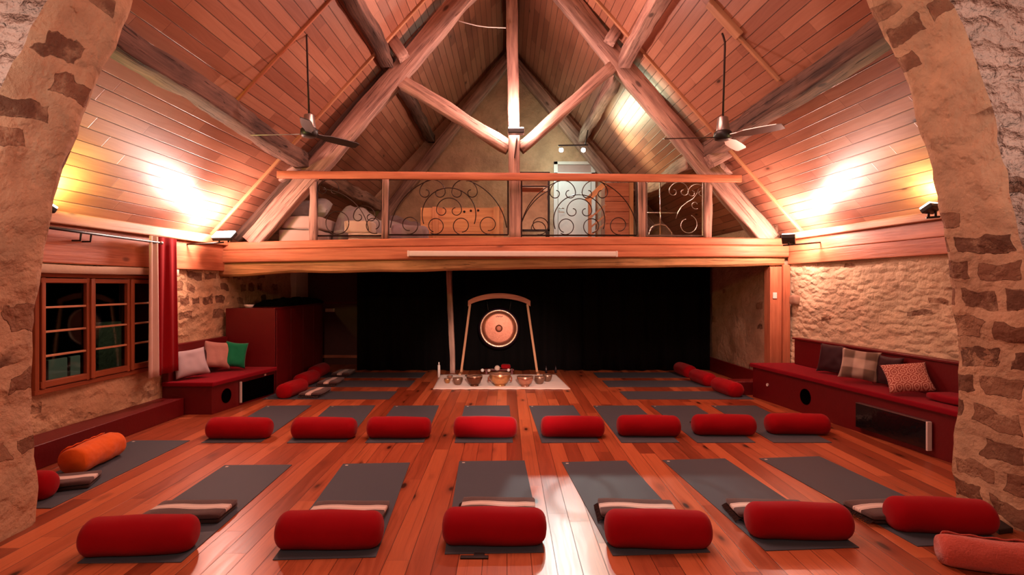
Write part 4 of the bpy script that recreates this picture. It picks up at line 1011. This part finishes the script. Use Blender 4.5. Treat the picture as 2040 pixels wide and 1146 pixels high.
bowl(996, 770.5, .178, .175, 'brass', 'largest golden bowl with ring handles in the middle of the cloth', True, True)
bowl(1046.5, 771.5, .135, .14, 'copper', 'coppery footed bowl beside the largest golden one', True)
bowl(1075.5, 766, .088, .125, 'grey_bronze', 'small grey-brown bowl in front of the last bowl, away from the candle')
bowl(1091, 761, .082, .115, 'grey_bronze', 'last small bowl of the row, at the corner away from the candle')
bowl(896, 755, .05, .05, 'copper', 'tiny bowl behind the smallest copper-coloured one')
p = F(942, 750.5, CH); p.z = CH
tag(lathe('black_dish', [(0, .006), (.10, 0), (.14, .02), (.135, .02), (.09, .008), (0, .008)], 'black', None, 32, Matrix.Translation(p)), 'flat black dish at the back edge of the white cloth', 'dish')
p = F(874.5, 752, 0); p.z = 0
cd = thing('candle', p, 'tall white candle standing at the back corner of the cloth', 'candle')
lathe('wax', [(.0, 0), (.024, 0), (.024, .21), (.018, .225), (0, .225)], 'white', cd, 20, Matrix.Translation(p)); lathe('neck', [(.012, .225), (.012, .27), (.0, .275)], 'whitegl', cd, 14, Matrix.Translation(p))
# mallets and small percussion behind the cloth
MY = 10.42
def mallet(px, py, r, tail, mat, label):
    p = P(px, py, MY); p.z = max(p.z, r+.001)
    if p.z > .3: p.z = .3
    t = thing('mallet', p, label, 'mallet')
    lathe('head', [(0, -r), (r*.7, -r*.72), (r, 0), (r*.7, r*.72), (0, r)], mat, t, 18, Matrix.Translation(p))
    beam('stick', p, tail, .014, .014, 'old_dark', t); return t
br_ = thing('drum_stool', (-.17, 10.50, 0), 'low dark red stand holding the mallets between the gong legs', 'stand')
box('top', (-.42, 10.43, .085), (.13, 10.56, .105), 'redboard', br_); box('leg', (-.40, 10.46, 0), (-.36, 10.54, .085), 'redboard', br_); box('leg', (.07, 10.46, 0), (.11, 10.54, .085), 'redboard', br_)
mallet(961, 738, .034, Vector((-.25, 10.44, .118)), 'white', 'white-headed mallet pointing towards the candle')
mallet(974, 738.5, .030, Vector((-.15, 10.47, .118)), 'cream', 'cream-headed mallet in the middle of the bundle')
mallet(990.5, 733.5, .052, Vector((-.02, 10.52, .13)), 'cream', 'big beige felt-headed mallet on top of the bundle')
mallet(1013, 737.5, .030, Vector((.10, 10.45, .118)), 'white', 'white-headed mallet pointing away from the candle')
soft_box('red_pouch', (-.02, 10.49, .106), (.18, .12, .09), 'redcurt', 'small dark red cloth pouch beside the mallets', 'pouch', .035, .012, seed=6)
for k, px in enumerate((1088, 1107)):
    p = F(px, 743.5); p.z = 0
    tag(lathe('small_bottle', [(0, 0), (.022, 0), (.024, .08), (.010, .11), (.010, .14), (0, .14)], plain('dark_glass', (.02, .012, .015), .1), None, 16, Matrix.Translation(p)), ('dark little bottle just outside the gong stand leg', 'dark little bottle further from the gong stand leg')[k], 'bottle')

# ------------------------------------------------------------------ yoga mats
def make_mat():
    t = thing('yoga_mat', (0, 0, 0), 'x', 'yoga mat')
    bm = bmesh.new(); bm_box(bm, (-.305, -.915, 0.0005), (.305, .915, .006), .002)
    sh = from_bm('sheet', bm, 'mat', t)
    bm = bmesh.new(); bm_box(bm, (-.275, .855, .0062), (-.25, .88, .0068)); from_bm('corner_tag', bm, 'mat_edge', sh)
    return t
mats = []; mat_proto = make_mat(); used_m = [False]
def put_mat(x, y, rz, label, group, L=None, z=0.0):
    if not used_m[0]: o = place(mat_proto, (x, y, z), rz, label); used_m[0] = True
    else: o = copy_tree(mat_proto, (x, y, z), rz, None, label)
    o['group'] = group; return o
def mat_from(tl, tr, bl, br_, label, group):
    a, b, c, d2 = F(*tl), F(*tr), F(*bl), F(*br_); top = (a+b)/2; bot = (c+d2)/2; dr_ = top-bot
    c0 = (top+bot)/2; return put_mat(c0.x, c0.y, math.atan2(dr_.y, dr_.x)-PI/2, label, group)
G1, G2 = 'grey yoga mats of the front row', 'grey yoga mats of the second row'
front = [
 ((449, 927), (582, 927), (149, 1125), (361, 1123), 'front-row yoga mat nearest the window-side arch pillar, wide white-striped blanket on it'),
 ((685, 926), (815, 923), (545, 1115), (748, 1112), 'grey yoga mat second from the window-side arch pillar in the front row'),
 ((914, 920), (1046, 920), (887, 1104), (1083, 1101), 'front-row yoga mat in the middle, partly in the pale patch of light'),
 ((1123, 924), (1247, 921), (1220, 1102), (1410, 1099), 'grey yoga mat in the front row with the curved shadow line across it'),
 ((1325, 918), (1442, 917), (1525, 1094), (1705, 1091), 'grey yoga mat second from the bench-side arch pillar in the front row'),
 ((1516, 916), (1635, 912), (1825, 1085), (1990, 1078), 'grey yoga mat nearest the bench-side arch pillar in the front row')]
fm = [mat_from(*f[:4], f[4], G1) for f in front]
mat0 = put_mat(-3.66, 5.09, 0, 'grey yoga mat beside the red ledge, with the orange bolster along it', G1)
row2 = [(576, 548+0, 'first'), (703, 0, ''), (830, 0, ''), (970.5, 0, ''), (1098, 0, ''), (1226, 0, ''), (1341, 0, ''), (1461, 0, '')]
near2 = [478, 647, 795, 967, 1140, 1292, 1441, 1588]
lab2 = ['second-row yoga mat nearest the short bench', 'second-row yoga mat, second from the short bench', 'second-row yoga mat, third from the short bench', 'second-row yoga mat straight in front of the white cloth',
        'second-row yoga mat just past the white cloth, facing its dark corner', 'second-row yoga mat, third from the long bench', 'second-row yoga mat, second from the long bench', 'second-row yoga mat nearest the long bench']
ang2 = []
for (pf, _, _), pn, lab in zip(row2, near2, lab2):
    a = F(pf, 809); b = F(pn, 877); b = Vector((b.x+(a.x-b.x)*.35, b.y, 0)); dr_ = a-b; an = math.atan2(dr_.y, dr_.x)-PI/2; ang2.append(an)
    c0 = a-Vector((dr_.x, dr_.y, 0)).normalized()*.915; put_mat(c0.x, c0.y, an, lab, G2)
G3 = 'grey yoga mats lying crosswise beside the stage'
for (x, y, lab) in ((-2.62, 8.50, 'crosswise yoga mat nearest the second row, short bench side'), (-2.50, 9.50, 'crosswise yoga mat in the middle, short bench side'), (-2.45, 10.42, 'crosswise yoga mat furthest back, short bench side')):
    put_mat(x, y, PI/2, lab, G3)
for (x, y, lab) in ((2.66, 8.50, 'crosswise yoga mat nearest the second row, long bench side'), (2.56, 9.50, 'crosswise yoga mat in the middle, long bench side'), (2.54, 10.42, 'crosswise yoga mat furthest back, long bench side')):
    put_mat(x, y, -PI/2, lab, G3)

# ------------------------------------------------------------------ striped folded blankets
def stripe_mat():
    t = NT('striped_wool'); x, y, z = t.sep(t.obj())
    s = t.M('ADD', y, t.M('MULTIPLY', t.noise(t.obj(), 6, 2), .02))
    a = t.M('ABSOLUTE', t.M('SUBTRACT', s, .015))
    band = t.step(a, .040, .044, 1, 0); thin = t.M('MULTIPLY', t.step(a, .022, .024), t.step(a, .027, .029, 1, 0))
    m = t.M('MULTIPLY', band, t.M('SUBTRACT', 1.0, t.M('MULTIPLY', thin, .75)))
    c = t.mix(m, (.085, .045, .042), (.80, .68, .60))
    return t.done(c, .95, .1, t.bump(t.noise(t.obj(), 220, 3), .003), Sheen_Weight=.3)
M['stripe'] = stripe_mat(); M['fringe'] = fabric('dark_wool_fringe', (.05, .028, .025))
def make_blanket():
    t = thing('folded_blanket', (0, 0, 0), 'x', 'blanket')
    soft_box('lower_fold', (.006, .012, .0), (.50, .32, .034), 'fringe', None, None, .015, .008, seed=4, parent=t)
    soft_box('striped_fold', (0, -.004, .030), (.53, .31, .040), 'stripe', None, None, .018, .012, seed=1, parent=t)
    fv, ff = [], []
    for k in range(26):
        y = -.14+k*.28/25; x = -.25; tube_data([(x, y, .03), (x-.02, y+.003*math.sin(k*5), .022), (x-.042, y+.008*math.sin(k*3), .008)], .004, 4, vs=fv, fs=ff)
    raw('fringe', fv, ff, 'fringe', t, org=(0, 0, 0)); return t
bproto = make_blanket(); ub = [False]
def put_blanket(x, y, rz, label, z=.007, group='folded striped wool blankets', s=None):
    if not ub[0]: o = place(bproto, (x, y, z), rz, label); ub[0] = True
    else: o = copy_tree(bproto, (x, y, z), rz, None, label)
    if s: o.matrix_basis = o.matrix_basis @ Matrix.Diagonal((*s, 1))
    o['group'] = group; return o

# ------------------------------------------------------------------ bolsters
def bolster_mesh(L=.66, r=.118, mat='red', name='cover', parent=None, lump=.004, seed=0, n=40, flat=.80):
    prof = []; c = .078; K = 26
    vs, fs = [], []
    xs = []
    for i in range(7): a = PI/2*i/6; xs.append((-L/2+c*(1-math.sin(a)), r-c+c*math.cos(a) if False else 0))
    ring = []
    for i in range(8): a = PI/2*i/7; ring.append((-L/2+c*(1-math.sin(a)), (r-c)+c*math.cos(PI/2-a)))
    prof = [(-L/2+c-c*math.cos(a), (r-c)+c*math.sin(a)) for a in [PI/2*i/7 for i in range(8)]]
    prof = [(-L/2-.004, 0), (-L/2-.003, (r-c)*.6)]+prof
    m = 14
    body = [(-L/2+c+(L-2*c)*i/m, r+.004*math.sin(PI*i/m)) for i in range(1, m)]
    full = prof+body+[(-x, q) for x, q in reversed(prof)]
    N = len(full)
    for i, (x, q) in enumerate(full):
        for k in range(n):
            a = 2*PI*k/n; y = math.cos(a)*q*1.06; z = math.sin(a)*q*.97
            if z < -r*flat: z = -r*flat-(z+r*flat)*.1*0
            d = 1+noise.noise(Vector((x*5+seed, y*6, z*6)))*lump/r*2
            vs.append((x, y*d, max(-r*flat, z*d)+r*flat))
    for i in range(N-1):
        for k in range(n): a = i*n+k; b = i*n+(k+1) % n; fs.append((a, b, b+n, a+n))
    me = bpy.data.meshes.new(name); me.from_pydata(vs, [], fs)
    bm = bmesh.new(); bm.from_mesh(me); bmesh.ops.remove_doubles(bm, verts=bm.verts, dist=1e-4); bmesh.ops.recalc_face_normals(bm, faces=bm.faces); bm.to_mesh(me); bm.free()
    return link(name, me, mat, parent, Matrix.Identity(4), True)
def make_bolster():
    t = thing('bolster', (0, 0, 0), 'x', 'bolster'); bm_ = bolster_mesh(parent=t)
    for s in (-1, 1):
        pts = [(s*.320, math.cos(a)*.070, max(.004, math.sin(a)*.066+.094)) for a in [2*PI*k/32 for k in range(32)]]
        tube('end_piping', pts, .0035, 'red_seam', bm_, 6, True, org=(0, 0, 0))
    return t
BP = make_bolster(); ubo = [False]
def put_bolster(x, y, rz, label, group, s=None, z=.007):
    if not ubo[0]: o = place(BP, (x, y, z), rz, label); ubo[0] = True
    else: o = copy_tree(BP, (x, y, z), rz, None, label)
    if s: o.matrix_basis = o.matrix_basis @ Matrix.Diagonal((*s, 1))
    o['group'] = group; return o
GB1, GB2, GB3 = 'red bolsters of the front row', 'red bolsters of the second row', 'red bolsters beside the stage'
# front row: centre x of the body in the photo and the line where it touches the mat
fr_b = [(280, 1112, math.radians(6), 'front red bolster nearest the window-side pillar, striped blanket showing wide behind it'),
        (658, 1100, math.radians(1.5), 'front red bolster second from the window-side pillar, a sliver of white stripe behind it'),
        (985, 1092, 0, 'front red bolster in the middle, above the small black strap on the floor'),
        (1310, 1098, math.radians(-1.5), 'front red bolster beside the pale light patch, white-striped blanket behind it'),
        (1590, 1080, math.radians(-2), 'front red bolster with a brown folded blanket edge behind it'),
        (1872, 1068, math.radians(-5), 'front red bolster partly behind the coral rolled towel')]
for k, (px, py, rz, lab) in enumerate(fr_b):
    q = F(px, py, .007); q.y += .10; q.x = (px-CX)*q.y/FPX*1.0
    put_bolster(q.x, q.y, rz, lab, GB1)
bl = [(372, 1022, .05, 'striped blanket with wide white bands behind the front bolster nearest the window-side pillar'),
      (690, 1024, .02, 'blanket almost hidden behind the second front bolster, brown with a short white stripe'),
      (992, 1016, -.02, 'folded blanket lying on the middle front mat in the pale light'),
      (1272, 1020, -.06, 'striped blanket with a dark fringed end beside the pale light patch'),
      (1540, 1020, -.05, 'plain-looking brown folded blanket behind the front bolster, second from the bench-side pillar'),
      (1785, 1020, .12, 'striped blanket with a dark rolled edge behind the front bolster nearest the bench-side pillar')]
for px, py, rz, lab in bl:
    q = F(px, py, .05); put_blanket(q.x, q.y+.05, rz, lab)
# second row
lb2 = ['second-row red bolster nearest the short bench', 'second-row red bolster, second from the short bench', 'second-row red bolster, third from the short bench', 'second-row red bolster straight in front of the white cloth',
       'second-row red bolster just past the white cloth, towards the long bench', 'second-row red bolster, third from the long bench', 'second-row red bolster, second from the long bench', 'second-row red bolster nearest the long bench, dark fringe at its end']
for px, an, lab, py in zip((478, 646.5, 795.5, 967, 1140.5, 1292, 1441.5, 1588), ang2, lb2, (876, 876, 875, 874, 873, 871, 869, 867)):
    q = F(px, py, .007); q.y += .10; q.x = (px-CX)*q.y/FPX
    put_bolster(q.x, q.y, an*.15, lab, GB2, (1.04, 1.03, 1.02))
for px, py, lab in ((1400, 835, 'fringed blanket poking out beside the second bolster from the long bench'), (1552, 833, 'fringed blanket poking out beside the bolster nearest the long bench')):
    q = F(px, py, .05); put_blanket(q.x+.12, q.y-.17, -.05, lab)
# beside the stage
for (x, y, rz, lab) in ((-3.22, 8.52, PI/2-.1, 'nearest of the three red bolsters in line beside the tall red cupboard'), (-3.32, 9.42, PI/2-.06, 'middle of the three red bolsters in line beside the tall red cupboard'), (-3.42, 10.32, PI/2, 'furthest of the three red bolsters in line beside the tall red cupboard'),
                        (3.34, 8.62, PI/2+.12, 'nearest of the three red bolsters in line by the stage end of the long bench'), (3.28, 9.52, PI/2+.1, 'middle of the three red bolsters in line by the stage end of the long bench'), (3.26, 10.40, PI/2+.05, 'furthest of the three red bolsters in line by the stage end of the long bench')):
    put_bolster(x, y, rz, lab, GB3)
for (x, y, rz, lab) in ((-2.88, 8.52, PI/2-.05, 'nearest striped blanket on the crosswise mats, short bench side'), (-2.94, 9.48, PI/2, 'middle striped blanket on the crosswise mats, short bench side'), (-3.0, 10.42, PI/2, 'furthest striped blanket on the crosswise mats, short bench side')):
    put_blanket(x, y, rz, lab)
# left mat: dark red bolster, blanket, orange bolster
put_bolster(-3.83, 4.36, math.radians(4), 'red bolster half hidden by the window-side arch pillar', GB1)
put_blanket(-3.66, 4.62, .35, 'striped blanket between the half hidden red bolster and the orange one')
def towel_roll(name, p0, p1, r, mat, label, cat, seed, bendz=0, mid=None):
    t = thing(name, (Vector(p0)+Vector(p1))/2-Vector((0, 0, 0)), label, cat); p0, p1 = Vector(p0), Vector(p1)
    m, L = axes(p0, p1); n = 36; K = 34; vs, fs = [], []
    for i in range(K+1):
        u = i/K; x = L*u; e = min(u, 1-u)*L; q = r*(min(1, .93+.07*min(1, e/.04))); 
        if e < .001: q = r*.88
        for k in range(n):
            a = 2*PI*k/n; d = 1+noise.noise(Vector((x*5+seed, math.cos(a)*1.2, math.sin(a)*1.2)))*.09+noise.noise(Vector((x*16+seed, math.cos(a)*3, math.sin(a)*3)))*.035
            off = (mid*math.sin(PI*u) if mid else 0)
            vs.append((x, math.cos(a)*q*d*1.05+off, max(-r*.88, math.sin(a)*q*d)))
    for i in range(K):
        for k in range(n): a = i*n+k; b = i*n+(k+1) % n; fs.append((a, b, b+n, a+n))
    fs.append(tuple(range(n-1, -1, -1))); fs.append(tuple(K*n+k for k in range(n)))
    me = bpy.data.meshes.new('roll'); me.from_pydata(vs, [], fs); o = link('roll', me, mat, t, m, True)
    # overlapping free edge of the towel
    def fl(u, v):
        a = math.radians(60-75*v); rr = r*1.10+.004; x = L*(.06+.88*u)
        return m @ Vector((x, math.cos(a)*rr*1.0+(mid*math.sin(PI*u) if mid else 0), math.sin(a)*rr+.004*math.sin(u*30)))
    grid('towel_edge', fl, 24, 6, mat, t, thick=.006)
    return t
a = F(142, 924, .11); b = F(228, 885, .11)
towel_roll('orange_bolster', (a.x, a.y, .118), (b.x, b.y, .118), .118, 'orange', 'bright orange towel-covered bolster along the mat beside the red ledge', 'bolster', 2)
a = F(1872, 1096, .075); b = F(2080, 1122, .075)
towel_roll('coral_roll', (a.x, a.y, .082), (b.x+.1, b.y, .082), .088, 'pinkroll', 'coral fleece roll lying on the bare floor in the near bench-side corner', 'rolled blanket', 5, mid=-.03)
# little things on the floor
q = F(945, 1112); st_ = thing('mat_strap', (q.x, q.y, 0), 'small black strap lying behind the middle front mat', 'strap')
box('band', (q.x-.085, q.y-.018, .0), (q.x+.085, q.y+.012, .012), 'black', st_); box('tab', (q.x-.005, q.y+.012, 0), (q.x+.06, q.y+.05, .010), 'black', st_)
q = F(2000, 1056); kb = slab('black_pouch', [(q.x-.10, q.y-.08), (q.x+.02, q.y-.05), (q.x+.06, q.y+.12), (q.x-.05, q.y+.10)], .0, .035, 'black', bev=.008); tag(kb, 'flat black pouch between the last front bolster and the bench-side pillar', 'pouch')
